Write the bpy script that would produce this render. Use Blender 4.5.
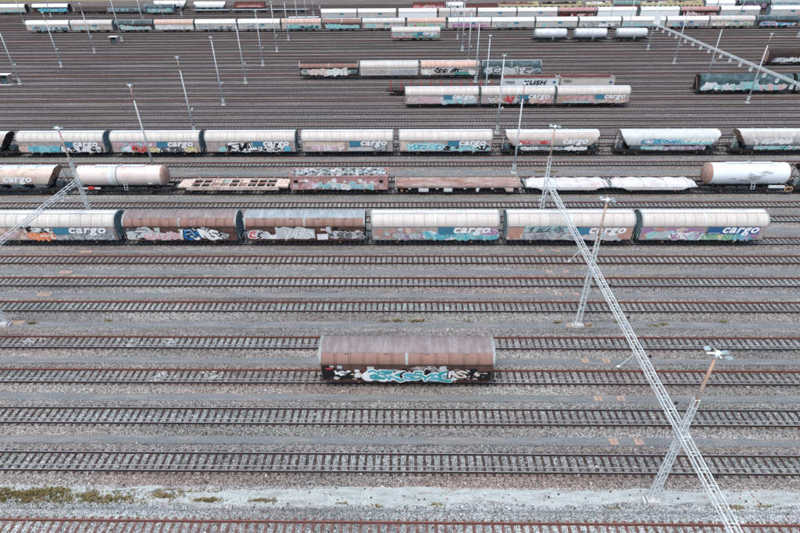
import bpy, math, random
from mathutils import Matrix, Vector
S = bpy.context.scene
for o in list(bpy.data.objects): bpy.data.objects.remove(o)
COL = S.collection
R = math.radians
PI = math.pi

# ------------------------------------------------------------------ camera
cam = bpy.data.cameras.new('camera'); camo = bpy.data.objects.new('camera', cam); COL.objects.link(camo)
cam.sensor_fit = 'HORIZONTAL'; cam.sensor_width = 36; cam.lens = 516.2/800*36
cam.clip_start = .5; cam.clip_end = 9000
camo.matrix_world = Matrix.Translation((0, 0, 33)) @ Matrix.Rotation(R(1.033), 4, 'Z') @ Matrix.Rotation(R(90-33.81), 4, 'X') @ Matrix.Rotation(R(-.555), 4, 'Z')
S.camera = camo
# ------------------------------------------------------------------ sky and sun (soft overcast)
SUN_EL, SUN_ROT = 66, 205
w = bpy.data.worlds.new('World'); S.world = w; w.use_nodes = True
nt = w.node_tree; nt.nodes.clear()
sky = nt.nodes.new('ShaderNodeTexSky'); sky.sky_type = 'NISHITA'; sky.sun_disc = False
sky.sun_elevation = R(SUN_EL); sky.sun_rotation = R(SUN_ROT); sky.dust_density = 3.4; sky.air_density = .95; sky.ozone_density = 1.0
bg = nt.nodes.new('ShaderNodeBackground'); bg.inputs[1].default_value = .15
wo = nt.nodes.new('ShaderNodeOutputWorld')
nt.links.new(sky.outputs[0], bg.inputs[0]); nt.links.new(bg.outputs[0], wo.inputs[0])
sl = bpy.data.lights.new('sun', 'SUN'); sl.energy = 1.35; sl.angle = R(24); sl.color = (1, .985, .94)
so = bpy.data.objects.new('sun', sl); COL.objects.link(so)
d = Vector((math.sin(R(SUN_ROT))*math.cos(R(SUN_EL)), math.cos(R(SUN_ROT))*math.cos(R(SUN_EL)), math.sin(R(SUN_EL))))
so.rotation_euler = d.to_track_quat('Z', 'Y').to_euler(); so.location = (0, 0, 60)
S.view_settings.view_transform = 'Standard'; S.view_settings.look = 'None'
S.view_settings.exposure = 0.52; S.view_settings.gamma = 1; S.view_settings.use_curve_mapping = False

# ------------------------------------------------------------------ materials
MATS = {}
def pm(name, col, rough=.75, var=.25, scale=1.5, dirt=None, damt=.0, dscale=(1.2, 1.2, .5), metal=0., bump=0., bscale=20, dlo=.48, dhi=.62):
    if name in MATS: return MATS[name]
    m = bpy.data.materials.new(name); m.use_nodes = True; t = m.node_tree; N = t.nodes; L = t.links
    b = N['Principled BSDF']; b.inputs['Roughness'].default_value = rough; b.inputs['Specular IOR Level'].default_value = .5 if rough < .4 else .25; b.inputs['Metallic'].default_value = metal
    tc = N.new('ShaderNodeTexCoord'); oi = N.new('ShaderNodeObjectInfo')
    mu = N.new('ShaderNodeMath'); mu.operation = 'MULTIPLY'; mu.inputs[1].default_value = 37.; L.new(oi.outputs['Random'], mu.inputs[0])
    n1 = N.new('ShaderNodeTexNoise'); n1.noise_dimensions = '4D'; n1.inputs['Scale'].default_value = scale; n1.inputs['Detail'].default_value = 6
    L.new(tc.outputs['Object'], n1.inputs['Vector']); L.new(mu.outputs[0], n1.inputs['W'])
    mr = N.new('ShaderNodeMapRange'); mr.inputs[1].default_value = .25; mr.inputs[2].default_value = .75
    mr.inputs[3].default_value = 1-var; mr.inputs[4].default_value = 1+var*.7
    L.new(n1.outputs[0], mr.inputs[0])
    mx = N.new('ShaderNodeVectorMath'); mx.operation = 'SCALE'; mx.inputs[0].default_value = col[:3]; L.new(mr.outputs[0], mx.inputs['Scale'])
    out = mx.outputs[0]
    if dirt:
        mp = N.new('ShaderNodeMapping'); mp.inputs['Scale'].default_value = dscale; L.new(tc.outputs['Object'], mp.inputs[0])
        n2 = N.new('ShaderNodeTexNoise'); n2.noise_dimensions = '4D'; n2.inputs['Scale'].default_value = 1.3; n2.inputs['Detail'].default_value = 8; n2.inputs['Roughness'].default_value = .65
        L.new(mp.outputs[0], n2.inputs['Vector']); L.new(mu.outputs[0], n2.inputs['W'])
        m2 = N.new('ShaderNodeMapRange'); m2.inputs[1].default_value = dlo; m2.inputs[2].default_value = dhi; m2.inputs[4].default_value = damt
        L.new(n2.outputs[0], m2.inputs[0])
        mi = N.new('ShaderNodeMix'); mi.data_type = 'RGBA'; L.new(m2.outputs[0], mi.inputs[0]); L.new(out, mi.inputs[6]); mi.inputs[7].default_value = (*dirt, 1)
        out = mi.outputs[2]
    L.new(out, b.inputs['Base Color'])
    if bump:
        n3 = N.new('ShaderNodeTexNoise'); n3.inputs['Scale'].default_value = bscale; L.new(tc.outputs['Object'], n3.inputs['Vector'])
        bu = N.new('ShaderNodeBump'); bu.inputs['Strength'].default_value = bump; bu.inputs['Distance'].default_value = .03
        L.new(n3.outputs[0], bu.inputs['Height']); L.new(bu.outputs[0], b.inputs['Normal'])
    MATS[name] = m
    return m

def ballast_mat(name, c1, c2, c3, cell=11., tint=(1, 1, 1), far=None):
    """broken stone: every Voronoi cell its own grey, with larger stained areas running along the tracks"""
    m = bpy.data.materials.new(name); m.use_nodes = True; t = m.node_tree; N = t.nodes; L = t.links
    b = N['Principled BSDF']; b.inputs['Roughness'].default_value = .95; b.inputs['Specular IOR Level'].default_value = .2
    ge = N.new('ShaderNodeNewGeometry')
    vo = N.new('ShaderNodeTexVoronoi'); vo.inputs['Scale'].default_value = cell; L.new(ge.outputs['Position'], vo.inputs['Vector'])
    sp = N.new('ShaderNodeSeparateColor'); L.new(vo.outputs['Color'], sp.inputs[0])
    cr = N.new('ShaderNodeValToRGB'); L.new(sp.outputs[0], cr.inputs[0])
    e = cr.color_ramp.elements; e[0].color = (*[x*.28 for x in c1], 1); e[1].color = (*[min(1, x*1.6) for x in c3], 1)
    x = cr.color_ramp.elements.new(.22); x.color = (*[v*.66 for v in c1], 1)
    x = cr.color_ramp.elements.new(.5); x.color = (*c2, 1)
    x = cr.color_ramp.elements.new(.8); x.color = (*[v*1.35 for v in c3], 1)
    # gaps between stones
    ve = N.new('ShaderNodeMapRange'); ve.inputs[1].default_value = .0; ve.inputs[2].default_value = .7; ve.inputs[3].default_value = 1.15; ve.inputs[4].default_value = .55
    L.new(vo.outputs['Distance'], ve.inputs[0])
    # stains
    mp = N.new('ShaderNodeMapping'); mp.inputs['Scale'].default_value = (.05, .45, 1); L.new(ge.outputs['Position'], mp.inputs[0])
    n1 = N.new('ShaderNodeTexNoise'); n1.inputs['Scale'].default_value = 1; n1.inputs['Detail'].default_value = 5; L.new(mp.outputs[0], n1.inputs['Vector'])
    r1 = N.new('ShaderNodeMapRange'); r1.inputs[1].default_value = .3; r1.inputs[2].default_value = .7; r1.inputs[3].default_value = .66; r1.inputs[4].default_value = 1.3
    L.new(n1.outputs[0], r1.inputs[0])
    n2 = N.new('ShaderNodeTexNoise'); n2.inputs['Scale'].default_value = 1.7; n2.inputs['Detail'].default_value = 6; n2.inputs['Roughness'].default_value = .7; L.new(ge.outputs['Position'], n2.inputs['Vector'])
    r2 = N.new('ShaderNodeMapRange'); r2.inputs[1].default_value = .3; r2.inputs[2].default_value = .7; r2.inputs[3].default_value = .78; r2.inputs[4].default_value = 1.22
    L.new(n2.outputs[0], r2.inputs[0])
    a = N.new('ShaderNodeMath'); a.operation = 'MULTIPLY'; L.new(ve.outputs[0], a.inputs[0]); L.new(r1.outputs[0], a.inputs[1])
    a2 = N.new('ShaderNodeMath'); a2.operation = 'MULTIPLY'; L.new(a.outputs[0], a2.inputs[0]); L.new(r2.outputs[0], a2.inputs[1])
    s = N.new('ShaderNodeVectorMath'); s.operation = 'SCALE'; L.new(cr.outputs[0], s.inputs[0]); L.new(a2.outputs[0], s.inputs['Scale'])
    out = s.outputs[0]
    mq = N.new('ShaderNodeMapping'); mq.inputs['Scale'].default_value = (.035, .3, 1); mq.inputs['Location'].default_value = (7, 3, 0); L.new(ge.outputs['Position'], mq.inputs[0])
    n5 = N.new('ShaderNodeTexNoise'); n5.inputs['Scale'].default_value = 1; n5.inputs['Detail'].default_value = 7; n5.inputs['Roughness'].default_value = .6; L.new(mq.outputs[0], n5.inputs['Vector'])
    r5 = N.new('ShaderNodeMapRange'); r5.inputs[1].default_value = .46; r5.inputs[2].default_value = .68; r5.inputs[4].default_value = .75; L.new(n5.outputs[0], r5.inputs[0])
    m5 = N.new('ShaderNodeMix'); m5.data_type = 'RGBA'; m5.blend_type = 'MULTIPLY'; L.new(r5.outputs[0], m5.inputs[0]); L.new(out, m5.inputs[6]); m5.inputs[7].default_value = (.95, .72, .66, 1)
    out = m5.outputs[2]
    # the far half of the yard is laid with darker, browner stone
    sx = N.new('ShaderNodeSeparateXYZ'); L.new(ge.outputs['Position'], sx.inputs[0])
    r3 = N.new('ShaderNodeMapRange'); r3.inputs[1].default_value = 60; r3.inputs[2].default_value = 112; r3.interpolation_type = 'SMOOTHSTEP'; L.new(sx.outputs[1], r3.inputs[0])
    mi = N.new('ShaderNodeMix'); mi.data_type = 'RGBA'; mi.blend_type = 'MULTIPLY'; L.new(r3.outputs[0], mi.inputs[0]); L.new(out, mi.inputs[6]); mi.inputs[7].default_value = (*(far or (.68, .63, .625)), 1)
    L.new(mi.outputs[2], b.inputs['Base Color'])
    bu = N.new('ShaderNodeBump'); bu.inputs['Strength'].default_value = .8; bu.inputs['Distance'].default_value = .05
    iv = N.new('ShaderNodeMath'); iv.operation = 'SUBTRACT'; iv.inputs[0].default_value = 1; L.new(vo.outputs['Distance'], iv.inputs[1])
    L.new(iv.outputs[0], bu.inputs['Height']); L.new(bu.outputs[0], b.inputs['Normal'])
    MATS[name] = m
    return m

BAL_MID = ballast_mat('ballast_between_rails', (.25, .28, .28), (.345, .385, .38), (.40, .44, .435), cell=16)
BAL_SH = ballast_mat('ballast_shoulder', (.235, .225, .21), (.30, .295, .28), (.355, .36, .345), cell=16)
BAL_PALE = ballast_mat('fine_pale_gravel', (.38, .41, .41), (.46, .50, .495), (.48, .52, .515), cell=17)
PATHM = pm('grey_path', (.185, .205, .212), .9, .5, 9, (.30, .28, .27), .6, (.25, 2, 1), bump=.3, bscale=30)
PATHF = pm('dark_path', (.135, .13, .132), .9, .35, 2.2, (.2, .19, .18), .6, (.25, 2, 1))
PALEP = pm('pale_dust_path', (.43, .48, .47), .95, .35, 14, (.24, .25, .235), .8, (.5, 2.6, 1), dlo=.45, dhi=.66, bump=.5, bscale=25)
SLEEP = pm('rusty_brown_sleeper', (.05, .036, .033), .9, .5, 4, (.20, .20, .195), .45, (2, 2, 1))
SLEEPD = pm('dark_sleeper', (.075, .065, .066), .9, .35, 3)
SLEEPR = pm('red_sleeper', (.15, .08, .07), .9, .4, 4, (.34, .31, .30), .5, (2, 2, 1))
RUSTF = pm('grimy_rail_side', (.05, .035, .034), .85, .3, 3)
RUSTN = pm('black_rail_side', (.022, .018, .018), .8, .3, 3)
RUST = pm('rail_rust', (.105, .04, .035), .85, .3, 4)
STEEL = pm('rail_steel_top', (.36, .36, .37), .4, .12, 2, metal=.4)
STEELF = pm('dull_rail_top', (.36, .355, .36), .5, .2, 2, metal=.2)
RUSTTOP = pm('rail_rusty_top', (.24, .125, .10), .7, .3, 1.5)
CONDUIT = pm('pale_conduit', (.36, .37, .39), .6, .15, 3)
CREAM = pm('cream_sliding_wall', (.55, .535, .50), .5, .1, .8, (.47, .43, .385), .45, (2.5, 1, .3))
CREAMD = pm('dusty_cream_panel', (.52, .49, .46), .6, .1, .8, (.42, .35, .30), .5, (2.5, 1, .3))
WROOF = pm('pale_blue_white_roof', (.62, .67, .70), .45, .1, .6, (.42, .43, .44), .5, (.5, 1.5, 1))
WALLP = pm('stained_lower_wall', (.40, .365, .35), .7, .35, 1.6, (.34, .19, .15), .6, (1.1, 1, .35))
WALLB = pm('rusty_brown_wall', (.12, .07, .058), .8, .35, 2, (.055, .04, .04), .85, (.8, 1, .3))
BANDB = pm('faded_brown_panel', (.275, .175, .145), .65, .14, .8, (.24, .12, .09), .5, (2.2, 1, .4))
MAUVE = pm('weathered_mauve_roof', (.235, .20, .20), .75, .22, 1.4, (.33, .32, .325), .6, (2.2, .35, 1), bump=.15)
GREYR = pm('weathered_grey_roof', (.28, .34, .36), .7, .22, 1.4, (.45, .5, .52), .6, (2.2, .4, 1))
TEAL = pm('faded_teal_end', (.15, .25, .28), .65, .35, 1.6, (.30, .36, .37), .8, (1.2, 1.2, .5))
DTEAL = pm('dark_teal_paint', (.045, .085, .095), .55, .3, 1.2, (.14, .21, .23), .7, (.5, 1, .8))
DARK = pm('grimy_underframe', (.028, .028, .03), .85, .4, 3)
BLACKB = pm('black_brown_body', (.035, .028, .027), .75, .35, 1.5, (.10, .06, .05), .6)
WHEELM = pm('wheel_steel', (.06, .045, .04), .7, .3, 3)
AXB = pm('tan_axle_box', (.42, .25, .16), .7, .3, 3)
GREYL = pm('galvanised_white', (.64, .70, .70), .5, .1, 1.2, (.42, .44, .45), .4, (1, 1, 1))
GLOWPOLE = pm('orange_glow_pole', (.50, .32, .24), .6, .2, 1.4, (.62, .55, .50), .8, (1, 1, .6))  # warm lamp glow near the mast heads, put into the pole's colour
POLEG = pm('pale_grey_pole', (.50, .56, .58), .5, .12, .7)
HOOPM = pm('pale_grey_hoop', (.33, .37, .37), .6, .25, 2)
LAMPM = pm('floodlight_housing', (.36, .47, .50), .35, .2, 2)
LAMPW = pm('lamp_glass_white', (.8, .84, .84), .2, .05, 2)
CONC = pm('pale_concrete', (.55, .56, .56), .9, .15, 3)
TANCOV = pm('orange_tan_concrete', (.42, .31, .245), .85, .35, 3, (.3, .28, .27), .6, (3, 3, 1))
CREAMT = pm('pinkish_cream_tank', (.66, .60, .56), .35, .1, .6, (.42, .29, .23), .5, (.5, 1, 1), dlo=.52, dhi=.7)
WTANK = pm('glossy_white_tank', (.66, .74, .78), .25, .08, .5, (.26, .24, .27), .75, (.16, .5, .5), dlo=.56, dhi=.60)
RUSTEND = pm('rust_tank_end', (.36, .21, .165), .6, .3, 1, (.5, .42, .38), .6)
BEIGEH = pm('beige_hopper', (.48, .45, .42), .5, .14, .6, (.42, .33, .28), .6, (1, 1, .4))
PINKR = pm('pink_faded_red', (.50, .31, .30), .7, .25, 1.6, (.34, .15, .13), .5, (1.2, 1, .5))
RUSTCR = pm('rusty_cream_frame', (.62, .54, .48), .75, .25, 1.6, (.36, .20, .15), .6, (1.4, 2, 1))
RUSTFL = pm('rust_floor', (.27, .145, .11), .85, .35, 1.2, (.40, .34, .32), .95, (.35, 1.5, 1), dlo=.42, dhi=.58)
TARP = pm('dirty_white_tarpaulin', (.62, .65, .66), .6, .14, .8, (.50, .34, .31), .55, (.5, 1.2, 1), bump=.3, bscale=3)
SCRAP = pm('scrap_bales', (.52, .57, .57), .5, .5, 3, (.12, .12, .12), .7, (2, 2, 2))
REDW = pm('faded_wagon_red', (.22, .09, .085), .7, .25, 1.5, (.16, .07, .06), .6)
YELW = pm('maintenance_yellow', (.52, .47, .30), .6, .15, 1)
GRNB = pm('teal_green_machine', (.12, .25, .23), .6, .3, 1.5)
BLUE = pm('logo_blue', (.03, .11, .26), .5, .1, 1)
TBLUE = pm('faded_logo_blue', (.05, .20, .30), .5, .1, 1)
GRASS = pm('dry_verge_grass', (.24, .22, .09), .95, .35, .25, (.34, .30, .17), .7, (.05, .2, 1))
WEED1 = pm('olive_moss', (.155, .135, .05), .95, .5, 6)
WEED2 = pm('dry_yellow_weed', (.36, .28, .13), .95, .4, 6)
INK = {}
def ink(n):
    C = dict(k=(.012, .012, .014), w=(.74, .77, .77), t=(.03, .33, .34), l=(.25, .58, .60), b=(.02, .13, .33), p=(.62, .40, .43), o=(.75, .27, .13), r=(.50, .05, .05),
             g=(.26, .28, .30), y=(.62, .56, .25), n=(.16, .40, .24), c=(.62, .52, .44), v=(.34, .20, .36), s=(.48, .52, .53), d=(.09, .10, .11), q=(.10, .42, .52), h=(.46, .27, .22))
    return pm('paint_'+n, C[n], .55, .14, 1.5)

# ------------------------------------------------------------------ mesh builder
class MB:
    def __init__(s): s.v = []; s.f = []; s.m = []; s.mats = []; s.sm = []
    def mi(s, m):
        if m not in s.mats: s.mats.append(m)
        return s.mats.index(m)
    def poly(s, pts, m, smooth=False):
        k = len(s.v); s.v += [tuple(p) for p in pts]; s.f.append(tuple(range(k, k+len(pts)))); s.m.append(s.mi(m)); s.sm.append(smooth)
    def box(s, x0, x1, y0, y1, z0, z1, m, M=None):
        k = len(s.v); i = s.mi(m)
        P = [Vector((x, y, z)) for x in (x0, x1) for y in (y0, y1) for z in (z0, z1)]
        if M is not None: P = [M @ p for p in P]
        s.v += [tuple(p) for p in P]
        for q in ((0, 1, 3, 2), (4, 6, 7, 5), (0, 4, 5, 1), (2, 3, 7, 6), (0, 2, 6, 4), (1, 5, 7, 3)):
            s.f.append(tuple(k+j for j in q)); s.m.append(i); s.sm.append(False)
    def tube(s, a, b, r, m, n=6, r2=None, caps=True):
        a, b = Vector(a), Vector(b); d = (b-a).normalized(); q = d.to_track_quat('Z', 'Y'); r2 = r if r2 is None else r2
        k = len(s.v); i = s.mi(m)
        for c, rr in ((a, r), (b, r2)):
            for j in range(n):
                t = 2*PI*j/n; s.v.append(tuple(c+q @ Vector((rr*math.cos(t), rr*math.sin(t), 0))))
        for j in range(n):
            j2 = (j+1) % n; s.f.append((k+j, k+j2, k+n+j2, k+n+j)); s.m.append(i); s.sm.append(n > 5)
        if caps:
            s.f.append(tuple(k+j for j in reversed(range(n)))); s.m.append(i); s.sm.append(False)
            s.f.append(tuple(k+n+j for j in range(n))); s.m.append(i); s.sm.append(False)
    def extr(s, prof, x0, x1, m, smooth=False, close=False):
        """profile of (y, z) along X; x0 / x1 numbers or functions of z"""
        fa = x0 if callable(x0) else (lambda z: x0); fb = x1 if callable(x1) else (lambda z: x1)
        k = len(s.v); i = s.mi(m); n = len(prof)
        for y, z in prof: s.v.append((fa(z), y, z))
        for y, z in prof: s.v.append((fb(z), y, z))
        for j in range(n if close else n-1):
            j2 = (j+1) % n; s.f.append((k+j, k+j2, k+n+j2, k+n+j)); s.m.append(i); s.sm.append(smooth)
    def solid(s, prof, x0, x1, m):
        s.extr(prof, x0, x1, m, close=True)
        fa = x0 if callable(x0) else (lambda z: x0); fb = x1 if callable(x1) else (lambda z: x1)
        s.poly([(fa(z), y, z) for y, z in prof], m); s.poly([(fb(z), y, z) for y, z in reversed(prof)], m)
    def rev(s, rings, cy, cz, m, n=20):
        """surface of revolution about an X axis; rings of (x, r)"""
        k = len(s.v); i = s.mi(m)
        for x, r in rings:
            for j in range(n): t = 2*PI*j/n; s.v.append((x, cy+r*math.cos(t), cz+r*math.sin(t)))
        for a in range(len(rings)-1):
            for j in range(n):
                j2 = (j+1) % n; s.f.append((k+a*n+j, k+a*n+j2, k+(a+1)*n+j2, k+(a+1)*n+j)); s.m.append(i); s.sm.append(True)
    def mesh(s, name):
        me = bpy.data.meshes.new(name); me.from_pydata(s.v, [], s.f)
        for m in s.mats: me.materials.append(m)
        me.polygons.foreach_set('material_index', s.m); me.polygons.foreach_set('use_smooth', s.sm); me.update()
        return me
    def build(s, name, parent=None, loc=None):
        return link(name, s.mesh(name), parent, loc)
def link(name, me, parent=None, loc=None):
    o = bpy.data.objects.new(name, me); COL.objects.link(o)
    if parent is not None: o.parent = parent
    if loc is not None: o.location = loc
    return o
def thing(name, label, cat, loc=(0, 0, 0), rz=0, group=None):
    o = bpy.data.objects.new(name, None); COL.objects.link(o); o.location = loc; o.rotation_euler = (0, 0, rz); o.empty_display_size = .5
    return tag(o, label, cat, group)
def tag(o, label=None, cat=None, group=None, kind=None):
    if label: o['label'] = label
    if cat: o['category'] = cat
    if group: o['group'] = group
    if kind: o['kind'] = kind
    return o
def struct(mb, name):
    o = mb.build(name); o['kind'] = 'structure'; return o

# ------------------------------------------------------------------ the ground
MAST = [20.6, 38.95, 57.3, 75.7, 94.0, 112.4, 130.7, 149.1, 167.5, 185.8, 204.2, 222.5, 241.0, 259.4]
TR = [18.1, 23.36, 27.6, 31.93, 36.27, 41.73, 46.1, 50.56, 54.8, 60.4, 64.56, 68.9, 73.2, 79.05, 83.5, 87.5, 91.5]
TR += [97.1, 101.3, 105.9, 110.2]
for m in MAST[5:10]: TR += [m+2.9, m+7.1, m+11.35, m+15.6]
TR += [207.6, 211.8, 216.0, 220.0, 225.9, 230.1, 234.2, 238.4, 243.9, 248.2, 252.5, 256.8, 262.3, 266.6, 270.8]
TR[TR.index(min(TR, key=lambda t: abs(t-201.4)))] = 202.0
TR.sort()
g = MB(); g.poly([(-4000, -600, -.35), (4000, -600, -.35), (4000, 6000, -.35), (-4000, 6000, -.35)], BAL_PALE); struct(g, 'ground')
rnd = random.Random(4)
g = MB(); XW = 330
ys = []
Y0 = 12.
prof = [(Y0, -.12, BAL_SH)]
for t in TR:
    prof += [(t-1.8, -.12, BAL_SH), (t-1.5, .03, BAL_SH), (t-1.09, .04, BAL_SH), (t-.97, 0, BAL_SH), (t-.78, -.002, BAL_MID), (t+.78, -.002, BAL_SH), (t+.97, 0, BAL_SH), (t+1.09, .04, BAL_SH), (t+1.5, .03, BAL_SH), (t+1.8, -.12, BAL_SH)]
prof.append((294, -.12, BAL_SH))
for a, b in zip(prof, prof[1:]):
    m = BAL_MID if (abs(a[0]-b[0]) > 1.4 and a[1] == -.002 and b[1] == -.002) else BAL_SH
    if 19.8 < a[0] < 22 and a[1] < -.1 and b[1] < -.1: m = BAL_PALE
    if b[0] < 21.5 and m is not BAL_MID: m = BAL_PALE
    if a[0] < 19: m = BAL_PALE
    g.poly([(-XW, a[0], a[1]), (XW, a[0], a[1]), (XW, b[0], b[1]), (-XW, b[0], b[1])], m)
struct(g, 'ballast')
def strip(name, yc, wid, mat, xh, z=-.112, seed=0, jag=.08):
    r = random.Random(seed); g = MB(); n = int(2*xh/.7); i = g.mi(mat); j1 = j2 = 0
    for k in range(n+1):
        x = -xh+2*xh*k/n; j1 = j1*.8+r.uniform(-jag, jag); j2 = j2*.8+r.uniform(-jag, jag)
        g.v += [(x, yc-wid/2+j1, z), (x, yc+wid/2+j2, z)]
    for k in range(n): g.f.append((2*k, 2*k+2, 2*k+3, 2*k+1)); g.m.append(i); g.sm.append(False)
    return struct(g, name)
strip('pale_path', 20.85, 1.05, PALEP, 60, seed=1, jag=.16)
for k, (a, b) in enumerate(zip(TR[1:], TR[2:])):
    if a > 205: break
    gap = b-a
    yc = {36.27: 39.1}.get(a, (a+b)/2)
    wd = .72 if gap < 5 and a < 35 else .9
    if gap > 5 and a > 50: wd = 1.3
    if a > 88: wd = min(wd, .8)
    strip('path', yc, wd, PATHM if a < 88 else PATHF, min(300, 45+yc*1.0), seed=10+k, jag=.05)
g = MB(); g.poly([(-4000, 299.5, -.3), (4000, 296, -.3), (4000, 6000, -.3), (-4000, 6000, -.3)], GRASS); struct(g, 'grass_field')

# ------------------------------------------------------------------ tracks
CC = 516.2
def halfw(Y): return 415*(Y*.831+33*.556)/CC
RAILP = [(-.036, 0), (-.036, .025), (-.012, .045), (-.012, .12), (-.036, .13), (-.036, .16), (.036, .16), (.036, .13), (.012, .12), (.012, .045), (.075, .02), (.075, 0)]
def rail_mesh(x0, x1, top, side):
    g = MB(); pr = [(-.075, 0), (-.075, .02), (-.012, .045), (-.012, .115), (-.038, .13), (-.038, .165), (.038, .165), (.038, .13), (.012, .115), (.012, .045), (.075, .02), (.075, 0)]
    for a, b in zip(pr, pr[1:]):
        g.extr([a, b], x0, x1, top if (a[1] > .16 and b[1] > .16) else side)
    return g.mesh('rail')
sm = MB(); sm.box(-.105, .105, -1.3, 1.3, -.1, .028, SLEEP)
for yy in (-.75, .75):
    for s in (-1, 1): sm.box(-.07, .07, yy+s*.11-.05, yy+s*.11+.05, .028, .06, RUST)
SLM = sm.mesh('sleeper')
sm = MB(); sm.box(-.105, .105, -1.3, 1.3, -.1, .028, SLEEPR); SLMR = sm.mesh('sleeper')
names_near = {
 18.1: 'pale-ballasted rail track with red-brown sleepers, nearest at the bottom edge',
 23.36: 'rail track just above the pale dusty path with moss',
 27.6: 'rail track between lone brown van and the one beside the pale mossy path',
 31.93: 'rail track on which the lone brown van stands',
 36.27: 'rail track directly beyond the lone brown van, with pale blotches at its left',
 41.73: 'rail track with orange rusted rail, first beyond the weedy mast path',
 46.1: 'rail track second beyond the weedy mast path, before long van train',
 50.56: 'empty rail track immediately in front of the nearest long van train',
 54.8: 'rail track carrying the nearest long train of vans',
 60.4: 'empty rail track immediately behind the nearest long train of vans',
 64.56: 'empty rail track immediately in front of the mixed tank and flat train',
 68.9: 'rail track carrying the mixed train of tank, flat and open wagons',
 73.2: 'empty rail track immediately behind the mixed tank and flat train',
 79.05: 'empty rail track just in front of second long van and hopper train',
 83.5: 'rail track under the second long train of vans and hoppers'}
ORD = ['first', 'second', 'third', 'fourth', 'fifth', 'sixth', 'seventh', 'eighth', 'ninth', 'tenth', 'eleventh', 'twelfth', 'thirteenth', 'fourteenth', 'fifteenth', 'sixteenth', 'seventeenth', 'eighteenth', 'nineteenth', 'twentieth']
for ti, Y in enumerate(TR):
    lab = names_near.get(Y)
    if not lab:
        r = max([i for i, m in enumerate(MAST) if m < Y]); n = sum(1 for t in TR[:ti] if t > MAST[r])
        lab = 'narrow dark rail track, %s beyond the %s mast row from the bottom' % (ORD[n], ORD[r])
    t = thing('railway_track', lab, 'railway track', (0, Y, 0), 0, 'parallel tracks of the yard')
    hw = halfw(Y)+8
    rusty = Y in (41.73, 46.1, 50.56, 18.1) or (ti > 16 and ti % 5 == 1)
    top = RUSTTOP if rusty else STEEL if Y < 92 else STEELF
    link('rail', rail_mesh(-hw, hw, STEEL if Y < 50 else top, RUSTN if Y < 92 else RUSTF), t, (0, -.75, .03))
    me2 = rail_mesh(-hw, hw, RUSTTOP if rusty or Y in (31.93, 36.27, 79.05) else (STEEL if Y < 92 else STEELF), (RUSTN if Y in (23.36, 27.6) else RUST) if Y < 92 or rusty else RUSTF)
    link('rail', me2, t, (0, .75, .03))
    n = int(hw/.62)
    if Y < 80 and abs(Y-68.9) > 1 and abs(Y-73.2) > 1:
        ks = sorted(range(-n, n+1), key=lambda k: abs(k)); rr = random.Random(ti)
        for k in ks[:100]:
            o = link('sleeper', SLMR if Y < 19 else SLM, t, (k*.62+rr.uniform(-.03, .03), rr.uniform(-.03, .03), rr.uniform(-.008, .006))); o.rotation_euler = (0, 0, rr.uniform(-.015, .015))
        rest = ks[100:]; nm = 'outer_sleepers'
    else: rest = range(-n, n+1); nm = 'sleepers'
    if rest:
        g = MB(); rr = random.Random(ti+50)
        for k in rest:
            x = k*.62+rr.uniform(-.03, .03); g.box(x-.105, x+.105, -1.3, 1.3, -.1, .028, SLEEP if Y < 85 else SLEEPD)
        o = g.build(nm, t); o['kind'] = 'stuff'
    if Y in (23.36, 27.6, 31.93, 36.27, 46.1):
        g = MB(); g.box(-hw, hw, -.022, .022, .03, .08, CONDUIT); g.build('middle_guide_rail', t, (0, -.28, 0))

# ------------------------------------------------------------------ lettering and paint marks
FONT = {}
def text_mesh(s, size, mat, shear=.25, bold=.03):
    key = (s, size, mat.name, shear, bold)
    if key in FONT: return FONT[key]
    c = bpy.data.curves.new('lettering', 'FONT'); c.body = s; c.size = size; c.shear = shear; c.offset = bold; c.align_x = 'LEFT'; c.resolution_u = 3; c.space_character = 1.12
    o = bpy.data.objects.new('tmp', c); COL.objects.link(o); bpy.context.view_layer.update()
    me = bpy.data.meshes.new_from_object(o.evaluated_get(bpy.context.evaluated_depsgraph_get()))
    bpy.data.objects.remove(o); me.materials.clear(); me.materials.append(mat); FONT[key] = me
    return me
def put_text(parent, s, x, z, y, size, mat, shear=.25, bold=.03, name='lettering', width=None):
    me = text_mesh(s, size, mat, shear, bold); o = link(name, me, parent, (x, y, z)); o.rotation_euler = (R(90), 0, 0)
    if width:
        xs = [v.co.x for v in me.vertices]; o.scale = (width/(max(xs)-min(xs)), 1, 1)
    return o
GL = [[[(.1, .1), (.2, .9), (.7, 1), (.6, .5), (.2, .5)], [(.5, .5), (1.1, -.05)]], [[(1, .85), (.4, 1), (0, .65), (.7, .5), (1, .2), (.4, 0), (-.1, .2)]], [[(.9, 1), (.1, .9), (.0, .1), (1, .0)], [(.4, .45), (1., .6)]],
      [[(.5, 1), (.05, .7), (.1, .2), (.5, 0), (.95, .3), (.9, .75), (.5, 1)], [(.5, .3), (.5, .7)]], [[(0, .9), (.3, .2), (.6, .8), (1, 0)]], [[(-.1, .1), (.4, .25), (.9, .1), (1.2, .5)], [(.3, .25), (.5, 1)]],
      [[(0, 1), (.2, 0), (.7, .1), (.8, 1)], [(.8, .6), (1.1, .9)]], [[(0, .8), (.5, 1), (.9, .7), (.3, .4), (.2, 0), (1, .15)]], [[(.2, 0), (0, .6), (.5, 1), (1, .6), (.8, 0)], [(.1, .4), (.9, .35)]], [[(-.1, .9), (.5, .3), (1, 1)], [(.5, .3), (.3, -.1)]]]
def disc(g, x, z, r, y, m, n=9, sx=1):
    g.poly([(x+sx*r*math.cos(-2*PI*j/n), y, z+r*math.sin(-2*PI*j/n)) for j in range(n)], m)
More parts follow.
